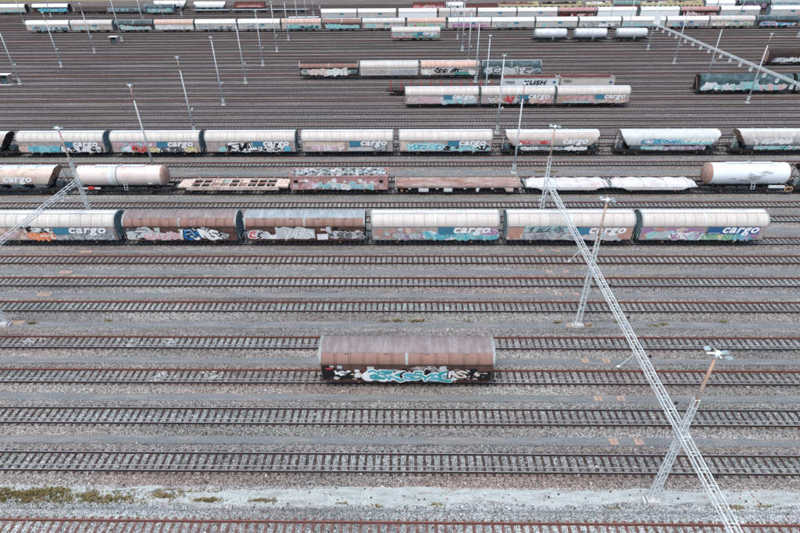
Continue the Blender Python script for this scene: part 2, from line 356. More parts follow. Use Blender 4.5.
def stroke(g, pts, w, m, y):
    for a, b in zip(pts, pts[1:]):
        dx, dz = b[0]-a[0], b[1]-a[1]; l = math.hypot(dx, dz) or 1; nx, nz = -dz/l*w/2, dx/l*w/2
        y[0] -= .00025; g.poly([(a[0]+nx, y[0], a[1]+nz), (a[0]-nx, y[0], a[1]-nz), (b[0]-nx, y[0], b[1]-nz), (b[0]+nx, y[0], b[1]+nz)], m)
    for p in pts: y[0] -= .00025; disc(g, p[0], p[1], w/2, y[0], m, 8)
def blob_patch(g, x0, x1, z0, z1, m, y, r):
    """irregular painted patch"""
    n = max(3, int((x1-x0)/.5)); P = []
    for k in range(n+1): P.append((x0+(x1-x0)*k/n+r.uniform(-.1, .1), z1-abs(r.gauss(0, .16))*(z1-z0)))
    Q = [(x1+(x0-x1)*k/n+r.uniform(-.1, .1), z0+abs(r.gauss(0, .07))*(z1-z0)) for k in range(n+1)]
    P[0] = (x0, P[0][1]); Q[-1] = (x0, Q[-1][1]); P[-1] = (x1, P[-1][1]); Q[0] = (x1, Q[0][1])
    for k in range(n):
        a, b, c, d_ = P[k], P[k+1], Q[n-k-1], Q[n-k]
        y[0] -= .0002; g.poly([(a[0], y[0], a[1]), (d_[0], y[0], d_[1]), (c[0], y[0], c[1]), (b[0], y[0], b[1])], m)
def graf(g, x0, x1, z0, z1, cols, seed, y, style='wild', det=1):
    """one painted piece: background cloud, outlines, fills, shine strokes. cols = background, outline, fill, second fill"""
    r = random.Random(seed); b_, o_, f_, f2 = [ink(c) if c != '-' else None for c in (cols+cols[-1]*4)[:4]]
    if style == 'mess': b_ = None
    h = z1-z0; W = x1-x0
    if style == 'patch': blob_patch(g, x0, x1, z0, z1, f_, y, r); 
    if b_:
        for k in range(int(W/(h*.35))+2):
            y[0] -= .0003; disc(g, x0+W*(k+.5)/(int(W/(h*.35))+2)+r.uniform(-.1, .1), z0+h*r.uniform(.35, .6), h*r.uniform(.3, .5), y[0], b_, 9, 1.15)
    if style == 'patch': return
    if style == 'mess':
        pal = [ink(c) for c in cols if c != '-']
        for k in range(int(W*7)):
            cx = r.uniform(x0+.1, x1-.1); cz = z0+h*(.1+.75*r.random()**1.2); q = h*r.uniform(.08, .3); m_ = pal[min(len(pal)-1, int(r.random()**1.0*len(pal)))]; na = r.randint(3, 7); ph = r.uniform(0, 6)
            y[0] -= .0003; g.poly([(cx+q*r.uniform(.6, 1.4)*math.cos(-(ph+2*PI*j/na)), y[0], min(z1, max(z0, cz+q*r.uniform(.5, 1.)*math.sin(-(ph+2*PI*j/na))))) for j in range(na)], m_)
        for k in range(int(W*2.5)):
            cx = r.uniform(x0+.2, x1-.2); cz = r.uniform(z0+.1*h, z1-.2*h); a = r.uniform(-1.2, 1.2)
            stroke(g, [(cx, cz), (cx+.25*math.cos(a), cz+.25*math.sin(a)), (cx+.3, cz-.05)], h*.07, r.choice(pal), y)
        return
    lw = h*(.62 if style != 'tag' else .4); n = max(1, int(round(W/lw))); lw = W/n
    L = []
    for k in range(n):
        tpl = r.choice(GL); sc = r.uniform(.8, 1.08); sh = r.uniform(-.5, .5); up = r.uniform(-.1, .1)*h
        m = .0 if style != 'tag' else .02
        L.append([[(x0+lw*k+lw*m+((p[0]+sh*(p[1]-.5)+r.uniform(-.22, .22))*lw*(1-2*m)*1.1), z0+up+h*.14+(p[1]+r.uniform(-.16, .16))*h*.68*sc) for p in pl] for pl in tpl])
    wf = h*(.2 if style != 'tag' else .075)
    if style == 'tag':
        for l in L:
            for pl in l: stroke(g, pl, wf, o_, y)
        return
    for l in L:
        for pl in l: stroke(g, pl, wf*1.75, o_, y)
    for l in L:
        fm = f_ if r.random() < .65 else f2
        for pl in l: stroke(g, pl, wf*r.uniform(.75, 1.25), fm if r.random() < .8 else f2, y)
    if det:
        for k in range(n):
            xx = x0+lw*(k+r.random()); zz = z0+h*r.uniform(.1, .9); a = r.uniform(0, PI); q = h*r.uniform(.1, .3)
            stroke(g, [(xx, zz), (xx+q*math.cos(a), zz+q*math.sin(a))], wf*r.uniform(.2, .5), o_ if r.random() < .6 else f2, y)
        for l in L:
            for pl in l:
                if r.random() < .7: stroke(g, [(p[0]-.12*wf, p[1]+.18*wf) for p in pl[:2]], wf*.2, ink('w') if cols[1] != 'w' else f2, y)
        for k in range(int(W*1.5)):
            y[0] -= .0003; disc(g, r.uniform(x0, x1), r.uniform(z0, z1), r.uniform(.03, .08), y[0], ink(r.choice('wk'+cols[2].replace('-', 'w'))), 6)

# ------------------------------------------------------------------ running gear (z measured from the rail top)
CACHE = {}
def cached(key, fn):
    if key not in CACHE: CACHE[key] = fn().mesh(key[0])
    return CACHE[key]
def wheelset_mb():
    g = MB()
    for s in (-1, 1):
        g.tube((0, s*.69, .46), (0, s*.82, .46), .46, WHEELM, 16); g.tube((0, s*.66, .46), (0, s*.69, .46), .49, WHEELM, 16)
        g.box(-.17, .17, s*.98-.1, s*.98+.1, .32, .62, DARK); g.tube((0, s*1.08, .47), (0, s*1.13, .47), .13, AXB, 8)
        g.box(-.5, .5, s*.98-.05, s*.98+.05, .64, .72, DARK)
    g.tube((0, -.7, .46), (0, .7, .46), .08, WHEELM, 8)
    return g
def bogie_mb():
    g = MB()
    for x in (-.9, .9):
        for s in (-1, 1):
            g.tube((x, s*.69, .46), (x, s*.82, .46), .46, WHEELM, 16)
            g.tube((x, s*1.08, .47), (x, s*1.12, .47), .12, AXB, 8)
        g.tube((x, -.7, .46), (x, .7, .46), .08, WHEELM, 8)
    for s in (-1, 1):
        g.solid([(s*.93, .38), (s*1.07, .38), (s*1.07, .7), (s*.93, .7)], -1.25, 1.25, DARK)
        g.box(-.3, .3, s*1.0-.1, s*1.0+.1, .25, .75, DARK)
    g.box(-.2, .2, -.95, .95, .5, .72, DARK)
    return g
def buffer_mb():
    g = MB(); g.tube((0, 0, 0), (.38, 0, 0), .10, DARK, 8); g.tube((.38, 0, 0), (.58, 0, 0), .07, WHEELM, 8); g.tube((.58, 0, 0), (.62, 0, 0), .22, WHEELM, 12)
    return g
def gear(t, L, bog=False, zf=.95, far=False, fm=None):
    fm = fm or DARK
    def uf():
        g = MB()
        for s in (-1, 1): g.box(-L/2, L/2, s*1.2-.06, s*1.2+.06, zf-.26, zf, fm)
        for s in (-1, 1): g.box(s*L/2-.08*(s+1)+.0, s*L/2-.08*(s-1), -1.14, 1.14, zf-.3, zf-.002, fm)
        n = int(L/1.6)
        for k in range(1, n): x = -L/2+L*k/n; g.box(x-.05, x+.05, -1.14, 1.14, zf-.2, zf-.003, fm)
        g.box(-L/2+.1, L/2-.1, -.2, .2, zf-.24, zf-.004, fm)
        # brake gear, tanks and rigging below
        g.tube((-1.4, -.75, .5), (.2, -.75, .5), .2, fm, 8); g.box(1.2, 2.1, -1.0, -.6, .35, .68, fm); g.box(-2.4, -2.2, -1.1, 1.1, .3, .7, fm)
        for s in (-1, 1):
            g.tube((-L*.28, s*1.1, .72), (0, s*1.1, .38), .035, fm, 5); g.tube((L*.28, s*1.1, .72), (0, s*1.1, .38), .035, fm, 5)
        return g
    link('underframe', cached(('underframe', round(L, 2), fm.name, zf), uf), t)
    if bog:
        for s in (-1, 1): link('bogie', cached(('bogie',), bogie_mb), t, (s*(L/2-2.6), 0, 0))
    else:
        for s in (-1, 1): link('wheelset', cached(('wheelset',), wheelset_mb), t, (s*(L/2-3.0), 0, 0))
    if not far:
        for s in (-1, 1):
            for y in (-.88, .88):
                o = link('buffer', cached(('buffer',), buffer_mb), t, (s*L/2, y, .88)); o.rotation_euler = (0, 0, 0 if s > 0 else PI)
HY = .19
WN = [0]
def wagon(name, label, X0, X1, Y, group, far=False):
    X0, X1 = min(X0, X1), max(X0, X1)
    L = X1-X0
    if far: L = round(L*2)/2
    t = thing(name, label, 'wagon', ((X0+X1)/2, Y, HY), 0, group)
    return t, L

VP = [(-1.45, 2.78), (-1.44, 3.0), (-1.39, 3.23), (-1.28, 3.46), (-1.11, 3.66), (-.89, 3.83), (-.66, 3.94), (-.42, 4.0)]
def mirror(p): return [(-y, z) for y, z in reversed(p)]
def van(label, X0, X1, Y, group, wall=None, upper=None, roof=None, end=None, cargo=None, gr=(), style='slide', far=False, seed=0, seam=True):
    wall = wall or WALLP; upper = upper or CREAM; roof = roof or WROOF; end = end or TEAL
    t, L = wagon('sliding_wall_van', label, X0, X1, Y, group, far)
    gear(t, L, far=far)
    h = L/2; brown = style == 'brown'
    def side():
        g = MB(); zt = 2.78 if not brown else 2.74
        for s in (-1, 1):
            yy = 1.40 if not brown else 1.34
            g.box(-h, h, s*yy-.03, s*yy+.03, .9, zt, wall)
            n = 12
            for k in range(n+1):
                x = -h+.06+(L-.12)*k/n
                if brown:
                    if k % 2 == 0 or k in (0, n): g.box(x-.05, x+.05, s*1.40-.03, s*1.40+.03, .92, zt, wall)
                else: g.box(x-.03, x+.03, s*1.435-.006, s*1.435+.006, .92, zt, wall)
            g.box(-h, h, s*1.42-.04, s*1.42+.04, .86, .93, DARK if not brown else RUST)
            if brown:
                g.box(-h, h, s*1.42-.03, s*1.42+.03, 2.0, 2.07, RUST)
        g.box(-h+.05, h-.05, -1.36, 1.36, .9, .95, DARK)
        return g
    link('side_wall', cached(('side_wall', round(L, 2), wall.name, brown), side), t)
    def up():
        g = MB()
        P = VP if not brown else [(-1.44, 2.74), (-1.47, 2.78), (-1.46, 3.0), (-1.38, 3.27), (-1.2, 3.52), (-1.0, 3.68)]
        g.extr(P, -h, h, upper, True); g.extr(mirror(P), -h, h, upper, True)
        Q = [(y-.022, z+.012) for y, z in P]
        n = 12
        for k in range(n+1):
            x = -h+.05+(L-.1)*k/n
            w_ = .022 if k != n//2 else .09
            for PP in (Q, mirror([(y-.0, z) for y, z in Q])):
                if brown and k not in (0, n) and k != n//2:
                    g.extr(PP, x-.11, x-.06, BANDD, True); g.extr(PP, x+.06, x+.11, BANDD, True); continue
                g.extr(PP, x-w_, x+w_, seamm if k != n//2 else roof, True)
        if brown:
            for s in (-1, 1): g.extr([(s*(abs(y)+.03), z+.01) for y, z in P], -.12, .12, HOOPM)
            for k in (2, 5, 8, 11):
                x = -h+L*k/13.; g.box(x-.16, x+.16, -1.16, -1.0, 3.6, 3.72, MAUVE)
        else:
            for s in (-1, 1): g.extr([(s*1.462, 2.74), (s*1.485, 2.76), (s*1.485, 2.80), (s*1.462, 2.82)], -h, h, seamm)
        return g
    global BANDD, seamm
    BANDD = pm('dark_brown_seam', (.17, .09, .07), .8, .2); seamm = pm('grey_panel_seam', (.34, .32, .31), .6, .2)
    if upper in (CREAM, CREAMD, WROOF, BEIGEH): pass
    else: seamm = pm('dark_panel_seam', (.16, .12, .12), .8, .2)
    link('sliding_wall', cached(('sliding_wall', round(L, 2), upper.name, brown), up), t)
    def rf():
        g = MB()
        if brown:
            P = [(-1.04, 3.66), (-1.02, 3.72), (-.8, 3.86), (-.5, 3.97), (0, 4.04)]
            g.extr(P+mirror(P)[1:], -h-.05, h+.05, roof, True)
            for k in range(30):
                x = -h+L*k/29.; P2 = [(y, z+.014) for y, z in P]; g.extr(P2+mirror(P2)[1:], x-.02, x+.02, roof, True)
        else:
            P = [(-.46, 3.985), (-.44, 4.02), (-.25, 4.05), (0, 4.065)]
            g.extr(P+mirror(P)[1:], -h, h, roof, True)
            for s in (-1, 1): g.box(-h, h, s*.48-.03, s*.48+.03, 3.96, 4.025, MAUVE if not far else roof)
        return g
    link('roof', cached(('roof', round(L, 2), roof.name, brown, far), rf), t)
    def en():
        g = MB()
        P = ([(-1.40, .9), (-1.40, 2.78)] + VP[1:] + [(0, 4.03)]) if not brown else [(-1.36, .9), (-1.44, 2.74), (-1.46, 3.0), (-1.38, 3.27), (-1.2, 3.52), (-1.0, 3.70), (-.8, 3.84), (-.5, 3.95), (0, 4.02)]
        full = P+mirror(P)[1:]
        g.solid([(y*.985, z-.01) for y, z in full], -.04, .03, end)
        for y in (-.95, -.48, 0, .48, .95): g.box(.03, .10, y-.05, y+.05, .95, 3.7, end)
        g.box(.03, .09, -1.3, 1.3, 2.2, 2.3, end)
        # arched end hoop
        out = [(y*1.015, z+.03) for y, z in full if z > 2.6]; inn = [(y*.93, z-.08) for y, z in full if z > 2.6]
        for a, b, c, d_ in zip(out, out[1:], inn[1:], inn): g.solid([a, b, c, d_], -.05, .16, HOOPM)
        for s in (-1, 1): g.box(.05, .35, s*1.3-.03, s*1.3+.03, .9, .96, DARK); g.tube((.3, s*1.3, .95), (.3, s*1.3, 1.7), .02, GREYL, 4)
        return g
    me = cached(('end_wall', end.name, brown, far), en)
    link('end_wall', me, t, (h-.03, 0, 0)); o = link('end_wall', me, t, (-h+.03, 0, 0)); o.rotation_euler = (0, 0, PI)
    if brown and not far:
        rc = random.Random(seed*7); extra = []
        for k in range(9):
            a = rc.uniform(.03, .93); z = rc.uniform(.35, .8); c = rc.choice('swkkcgd'); extra.append((a, a+rc.uniform(.02, .05), z, z+rc.uniform(.12, .28), '-'+c*3, 'patch'))
        gr = extra+list(gr)
    marks(t, L, gr, cargo, -1.445, 1.0, seed, far)
    return t
def marks(t, L, gr, cargo, y0, zb, seed, far, band=1.78):
    h = L/2
    if gr:
        y = [y0-.004]
        for k, q in enumerate(gr):
            a, b, z0, z1, cols = q[:5]; st = q[5] if len(q) > 5 else 'wild'; g = MB()
            graf(g, -h+a*L, -h+b*L, zb+z0*band, zb+z1*band, cols, seed*31+k, y, st, not far)
            g.build('graffiti', t)
        yl = y[0]-.004
    else: yl = y0-.006
    if cargo:
        c, full = cargo
        if far and not full:
            g = MB(); g.box(h*.06, h*.27, y0-.008, y0-.004, zb+1.05, zb+1.62, TBLUE); g.build('logo_panel', t)
            if full is not None: put_text(t, 'cargo', h*.29, zb+1.08, y0-.010, 1.05, GREYL, width=L*.24)
            return
        g = MB(); x1 = h*.88 if full else h*.30
        g.box(h*.05, x1, yl-.004, yl, zb+.84, zb+1.74, BLUE if full else TBLUE)
        g.box(h*.07, h*.27, yl-.008, yl-.005, zb+.93, zb+.99, GREYL) if full else None
        g.build('logo_panel', t)
        put_text(t, 'cargo', h*.28, zb+1.02, yl-.007, 1.42, c, width=L*.29, bold=.05)

SEQ = 0
CW = pm('lettering_white', (.80, .84, .86), .5, .05)
# ------------------------------------------------------------------ the lone brown van
fr = van('lone brown sliding-wall van with mauve roof and turquoise graffiti, alone on its track', -7.13, 6.97, 31.93, None, WALLB, BANDB, MAUVE, BANDB, None,
    [(.01, .99, .0, .66, '-kkk', 'patch'), (.02, .16, .0, .9, 'kkwsd', 'mess'), (.15, .30, .0, .74, 'wckcw', 'mess'), (.70, .86, .0, .80, 'wcwkc', 'mess'), (.84, .985, .0, .75, 'kcwkd', 'mess'),
     (.27, .31, .62, .95, '-sss', 'patch'), (.69, .73, .62, .95, '-sss', 'patch'), (.55, .67, .66, .98, '-www', 'tag'), (.27, .50, .0, .70, 'wwtq'), (.49, .74, .0, .66, 'kwqt'), (.74, .84, .2, .85, '-kwc'), (.03, .07, .76, .88, '-rrr', 'patch')], 'brown', seed=5)
# ------------------------------------------------------------------ nearest long train
G1 = 'vans of the nearest long train'
van('cream-walled cargo van at the left end of the nearest train, orange graffiti', -50.6, -35.05, 54.8, G1, cargo=(CW, False), seed=11,
    gr=[(.02, .34, .0, .95, 'phphc', 'mess'), (.32, .50, .5, .98, 'skwk', 'wild'), (.33, .51, .0, .55, 'oowo'), (.52, .99, .0, .9, '-sgs', 'patch'), (.54, .96, .04, .5, 'sgsg')])
van('brown van with mauve roof and pink and blue graffiti in the nearest train', -33.9, -20.5, 54.8, G1, WALLB, BANDB, MAUVE, TEAL, None, style='brown', seed=12,
    gr=[(.02, .10, .1, .9, 'dwks', 'wild'), (.10, .20, .15, 1., 'skds'), (.17, .5, .0, .62, 'swpp'), (.27, .32, .6, 1.0, '-sss', 'patch'), (.52, .82, .02, .92, 'wkbw'), (.82, .97, .05, .6, 'ggskw', 'mess')])
van('brown van with grey roof and broad white painted panels in the nearest train', -19.3, -5.2, 54.8, G1, WALLB, BANDB, GREYR, DTEAL, None, style='brown', seed=13,
    gr=[(.02, .08, .1, .8, 'gwkr'), (.09, .17, .1, .7, 'swks'), (.19, .30, .0, .5, '-www', 'patch'), (.25, .40, .02, 1., '-csp', 'patch'), (.40, .58, .02, 1., '-sss', 'patch'), (.33, .58, .05, .9, '-wsw', 'tag'), (.60, .69, .0, .45, '-www', 'patch'), (.68, .72, .6, 1., '-sss', 'patch'), (.7, .98, .1, .62, '-wsd', 'wild')])
van('cream-walled cargo van with turquoise lettering graffiti, fourth in the nearest train', -4.25, 10.7, 54.8, G1, cargo=(CW, False), seed=14,
    gr=[(.02, .45, .05, .9, 'hcsvh', 'mess'), (.27, .31, .5, .95, '-ocr', 'patch'), (.18, .42, .0, .55, 'sgsv'), (.42, .99, .0, .72, 'wlql'), (.88, .99, .4, .9, 'pwpv')])
van('cream-walled cargo van under the lattice beam, pink and teal graffiti', 11.8, 26.6, 54.8, G1, cargo=(CW, False), seed=15,
    gr=[(.0, .99, .0, .35, '-hch', 'patch'), (.0, .65, .0, .8, 'sghcc', 'mess'), (.02, .14, .1, .95, '-vhp', 'patch'), (.14, .48, .55, 1.0, 'llsd', 'wild'), (.12, .62, .05, .6, 'csgs'), (.62, .90, .0, .6, 'wpsl'), (.88, .99, .1, .95, '-rhp', 'patch')])
van('white-topped cargo van with blue logo band at right end of the nearest train', 27.6, 42.1, 54.8, G1, cargo=(CW, True), upper=CREAM, seed=16,
    gr=[(.01, .5, .05, .95, '-hvh', 'patch'), (.02, .48, .1, .9, 'vhsch', 'mess'), (.07, .30, .1, .65, 'lsls'), (.25, .40, .0, .55, 'wwvw'), (.40, .48, .0, .6, 'wlvs'), (.50, .78, .0, .5, 'nwyn'), (.76, .88, .0, .5, 'qlqv'), (.88, .95, .2, .9, '-hvh', 'patch')])
# ------------------------------------------------------------------ second long train: vans, then hoppers
G2 = 'vans of the second long train'
def v2(label, a, b, gr, seed, cargo=(CW, False), **k): return van(label, a, b, 83.5, G2, cargo=cargo, gr=gr, seed=seed, upper=CREAM, **k)
v2('cream cargo van with turquoise graffiti at left end of the second train', -65.0, -50.6, [(.02, .12, .0, .6, 'chch'), (.12, .47, .0, .62, 'qlql'), (.5, .95, .0, .68, 'kwkw')], 21)
v2('cream cargo van with red arrow-shaped graffiti, second in the second train', -49.3, -34.6, [(.04, .5, .45, .95, 'pvpl'), (.12, .25, .0, .55, 'lwlw'), (.25, .38, .0, .6, 'rhrk'), (.42, .52, .0, .5, 'yyyc'), (.52, .84, .0, .5, 'wkwd'), (.84, .95, .0, .5, 'yycy')], 22)
v2('cream cargo van with large black and white graffiti, third in the second train', -33.5, -18.7, [(.15, .30, .0, .5, 'lwll'), (.24, .90, .0, .88, 'wkwk'), (.88, .95, .0, .6, '-lql', 'patch')], 23)
v2('cream cargo van with pale pink tags, fourth in the second train', -17.5, -2.5, [(.04, .46, .4, .9, '-hch', 'patch'), (.12, .45, .05, .6, 'pwpw'), (.5, .82, .0, .45, '-sss', 'patch'), (.80, .92, .05, .6, 'gksg')], 24)
v2('cream cargo van with turquoise bubble graffiti, fifth in the second train', -1.35, 13.8, [(.01, .1, .0, .95, '-hch', 'patch'), (.10, .45, .05, .8, 'lwlq'), (.50, .95, .02, .72, 'lwlk')], 25)

# ------------------------------------------------------------------ hopper wagon
def hopper(label, X0, X1, Y, group, body=None, endm=None, cargo=None, gr=(), gr2=(), seed=0, far=False, lab='wagon', hgt=3.95, name='hopper_wagon'):
    body = body or BEIGEH; endm = endm or BEIGEH
    t, L = wagon(name, label, X0, X1, Y, group, far); h = L/2
    gear(t, L, far=far, bog=L > 16)
    sl = 1.3
    P = [(-1.30, 1.75), (-1.44, 2.05), (-1.46, 2.9), (-1.42, 3.2), (-1.28, 3.48), (-1.02, 3.70), (-.72, hgt-.12)]
    fb = lambda z: h-.55-sl*max(0, 3.5-z)/1.75; fa = lambda z: -fb(z)
    def bd():
        g = MB(); g.extr(P, fa, fb, body, True); g.extr(mirror(P), fa, fb, body, True)
        n = 6
        for k in range(1, n):
            x = -h+.55+(L-1.1)*k/n
            for s in (-1, 1): g.box(x-.025, x+.025, s*1.46-.02, s*1.46+.02, 2.2, 3.0, body)
        g.extr([(-1.30, 1.75), (-.5, 1.15), (.5, 1.15), (1.30, 1.75)], lambda z: fa(1.75), lambda z: fb(1.75), DARK)
        return g
    link('hopper_body', cached(('hopper_body', round(L, 2), body.name), bd), t)
    def rf():
        g = MB(); Q = [(-.74, hgt-.12), (-.70, hgt-.06), (0, hgt)]
        g.extr(Q+mirror(Q)[1:], -h+.55, h-.55, WROOF, True)
        for k in range(1, 6): x = -h+.55+(L-1.1)*k/6; g.box(x-.05, x+.05, -.72, .72, hgt, hgt+.05, GREYL)
        return g
    link('roof', cached(('hopper_roof', round(L, 2)), rf), t)
    def en():
        g = MB(); full = P+mirror(P); xs = lambda z: fb(z)-h
        g.poly([(xs(z), y, z) for y, z in full], endm)
        for y in (-.9, 0, .9): g.tube((xs(3.5)+.02, y, 3.5), (xs(1.8)+.02, y, 1.8), .05, endm, 5)
        # end platform, posts and ladder
        g.box(-1.9, -.05, -1.2, 1.2, .95, 1.0, DARK)
        for s in (-1, 1): g.tube((-.25, s*1.05, 1.), (-.58, s*1.05, 3.4), .05, DARK, 5); g.tube((-.4, s*.9, 1.), (-1.5, s*.6, 2.1), .05, DARK, 5)
        for k in range(6): g.tube((-.2, .3, 1.1+k*.35), (-.2, .7, 1.1+k*.35), .02, GREYL, 4)
        g.tube((-.2, .3, 1.), (-.2, .3, 3.3), .025, GREYL, 4); g.tube((-.2, .7, 1.), (-.2, .7, 3.3), .025, GREYL, 4)
        g.box(-1.35, -.7, -.35, .35, 1.0, 1.55, TEAL)
        return g
    me = cached(('hopper_end', endm.name, hgt), en); link('sloped_end', me, t, (h, 0, 0)); o = link('sloped_end', me, t, (-h, 0, 0)); o.rotation_euler = (0, 0, PI)
    def ch():
        g = MB()
        for k in range(4):
            x = -h*.62+L*.62*k/3
            g.solid([(-1.22, 1.7), (-.9, 1.0), (.9, 1.0), (1.22, 1.7)], x-.85, x+.85, TEAL if k % 2 == 0 else GREYR)
        return g
    link('discharge_chute', cached(('chute', round(L, 2)), ch), t)
    if gr:
        g = MB(); y = [-1.485]
        for k, q in enumerate(gr):
            a, b, z0, z1, cols = q[:5]; graf(g, -h+a*L, -h+b*L, 2.05+z0*1.0, 2.05+z1*1.0, cols, seed*17+k, y, q[5] if len(q) > 5 else 'wild', not far)
        g.build('graffiti', t)
    if gr2:
        g = MB(); y = [-1.27]
        for k, q in enumerate(gr2):
            a, b, cols = q; graf(g, -h+a*L, -h+b*L, 1.0, 1.65, cols, seed*19+k, y, 'wild', 0)
        g.build('lower_graffiti', t)
    if cargo: put_text(t, 'cargo', -h+cargo[0]*L, 2.2, -1.50, 1.4, cargo[1], width=L*cargo[2], bold=.05)
    return t
hopper('pale hopper wagon with red lettering, first hopper of the second train', 15.6, 31.9, 83.5, G2, cargo=(.60, CW, .25), seed=31, gr=[(.17, .32, .1, .75, 'prrp'), (.34, .47, .1, .7, 'prrp')], gr2=[(.2, .36, 'wwsw'), (.37, .62, 'sdss'), (.64, .85, 'wwww')])
hopper('white hopper wagon with blue painted letters, second hopper of the second train', 34.4, 51.5, 83.5, G2, body=pm('white_hopper', (.54, .58, .58), .45, .1, .6, (.45, .42, .4), .5), cargo=(.63, CW, .27), seed=32, gr=[(.23, .42, .05, .85, 'lbqw'), (.42, .62, .05, .85, 'lwqb'), (.60, .9, .0, .35, '-qlq', 'patch')], gr2=[(.25, .45, 'lwls'), (.45, .85, 'vwvs')])
hopper('grey hopper wagon with slanted white letters at the right edge, second train', 53.6, 70.6, 83.5, G2, body=pm('grey_hopper', (.42, .40, .39), .5, .15, .6, (.6, .6, .58), .5), endm=RUSTEND, seed=33, gr=[(.18, .36, .0, .95, '-wsw'), (.36, .52, .0, .95, '-www'), (.56, .8, .1, .8, 'sssg')], gr2=[(.2, .45, 'lwls'), (.45, .85, 'qwts')])
hopper('dark-ended hopper wagon leaving the left edge, leading the second train', -84.5, -66.3, 83.5, G2, endm=BLACKB, seed=34)
# ------------------------------------------------------------------ mixed train
G3 = 'wagons of the mixed train'
YM = 68.9
hopper('beige hopper wagon lettered cargo at the left end of the mixed train', -66.6, -49.9, YM, G3, body=pm('tan_hopper', (.60, .51, .45), .5, .14, .6, (.40, .28, .22), .6, (1, 1, .4)), endm=RUSTEND, cargo=(.52, CW, .25), seed=41, gr=[(.3, .5, .1, .6, '-lsl', 'patch')])
def tank(label, X0, X1, Y, group, body, endm, r=1.42, zc=2.55, bands=(), far=False, cover=None, bog=False, dome=True):
    t, L = wagon('tank_wagon', label, X0, X1, Y, group, far); h = L/2-.5; gear(t, L, far=far, bog=bog)
    def bd():
        g = MB(); g.rev([(-h+.5, r), (-h/3, r), (h/3, r), (h-.5, r)], 0, zc, body, 28)
        for k in range(7): x = -h+.6+(2*h-1.2)*k/6; g.rev([(x-.035, r), (x-.03, r+.016), (x+.03, r+.016), (x+.035, r)], 0, zc, body, 28)
        return g
    link('tank_barrel', cached(('barrel', round(L, 2), body.name, r), bd), t)
    def en():
        g = MB(); g.rev([(0, r), (.16, r*.96), (.34, r*.82), (.48, r*.58), (.56, r*.3), (.58, .001)], 0, zc, endm, 28); return g
    me = cached(('tank_end', endm.name, r), en); link('tank_end', me, t, (h-.5, 0, 0)); o = link('tank_end', me, t, (-h+.5, 0, 0)); o.rotation_euler = (0, 0, PI)
    def wk():
        g = MB()
        g.box(-h*.55, h*.55, -.32, .32, zc+r+.03, zc+r+.07, GREYL if not dome else WROOF)
        if dome: g.tube((0, 0, zc+r-.1), (0, 0, zc+r+.2), .32, GREYR, 12)
        for s in (-1, 1):
            for x in (-h*.8, h*.8): g.solid([(s*.6, .95), (s*1.1, .95), (s*1.15, zc-r*.35), (s*.85, zc-r*.62)], x-.12, x+.12, DARK)
        g.tube((.5, -r*1.0-.12, .9), (.5, -r*.6, zc+r*.85), .03, GREYL, 4); g.tube((.95, -r*1.0-.12, .9), (.95, -r*.6, zc+r*.85), .03, GREYL, 4)
        for k in range(8):
            f = k/8.; g.tube((.5, -(r+.12)+f*(r*.4+.12), .95+f*(zc+r*.85-.95)), (.95, -(r+.12)+f*(r*.4+.12), .95+f*(zc+r*.85-.95)), .02, GREYL, 4)
        return g
    link('walkway', cached(('walkway', round(L, 2), r), wk), t)
    for xa, xb, m in bands:
        g = MB(); g.rev([(xa, r), (xa+.01, r+.025), (xb-.01, r+.025), (xb, r)], 0, zc, m, 28); g.build('coloured_band', t)
    return t
tp = tank('pinkish cream tank wagon with rusted right end, in the mixed train', -48.2, -34.2, YM, G3, CREAMT, RUSTEND, 1.42, 2.55, bands=[(-1.6, -.7, GREYL), (-.45, -.2, GREYR)])
g = MB(); g.box(-4.8, -4.0, -1.5, -1.28, 1.0, 1.35, ink('r')); g.box(-5.8, -3.2, -1.28, -1.05, .95, 1.1, GREYL); g.build('red_valve_box', tp)
g = MB(); g.box(4.0, 4.6, -1.29, -1.22, 1.75, 2.0, GREYL); g.build('placard', tp)
tw = tank('glossy white tank wagon with dark stains at the mixed train\'s right end', 41.6, 54.2, YM, G3, WTANK, RUSTEND, 1.52, 2.65)
g = MB()
for x in (5.7, 6.2): g.tube((x, -1.5, .85), (x, -1.35, .85), .36, AXB, 14); g.tube((x, -1.52, .85), (x, -1.5, .85), .18, DARK, 10)
g.box(5.4, 6.5, -1.35, -1.1, .5, 1.2, DARK); g.box(3.1, 5.3, -1.48, -1.2, 1.0, 1.3, GREYL); g.build('hose_reel', tw)
hopper('black-ended hopper wagon cut by the right edge, mixed train', 54.9, 72, YM, G3, endm=BLACKB, seed=43)

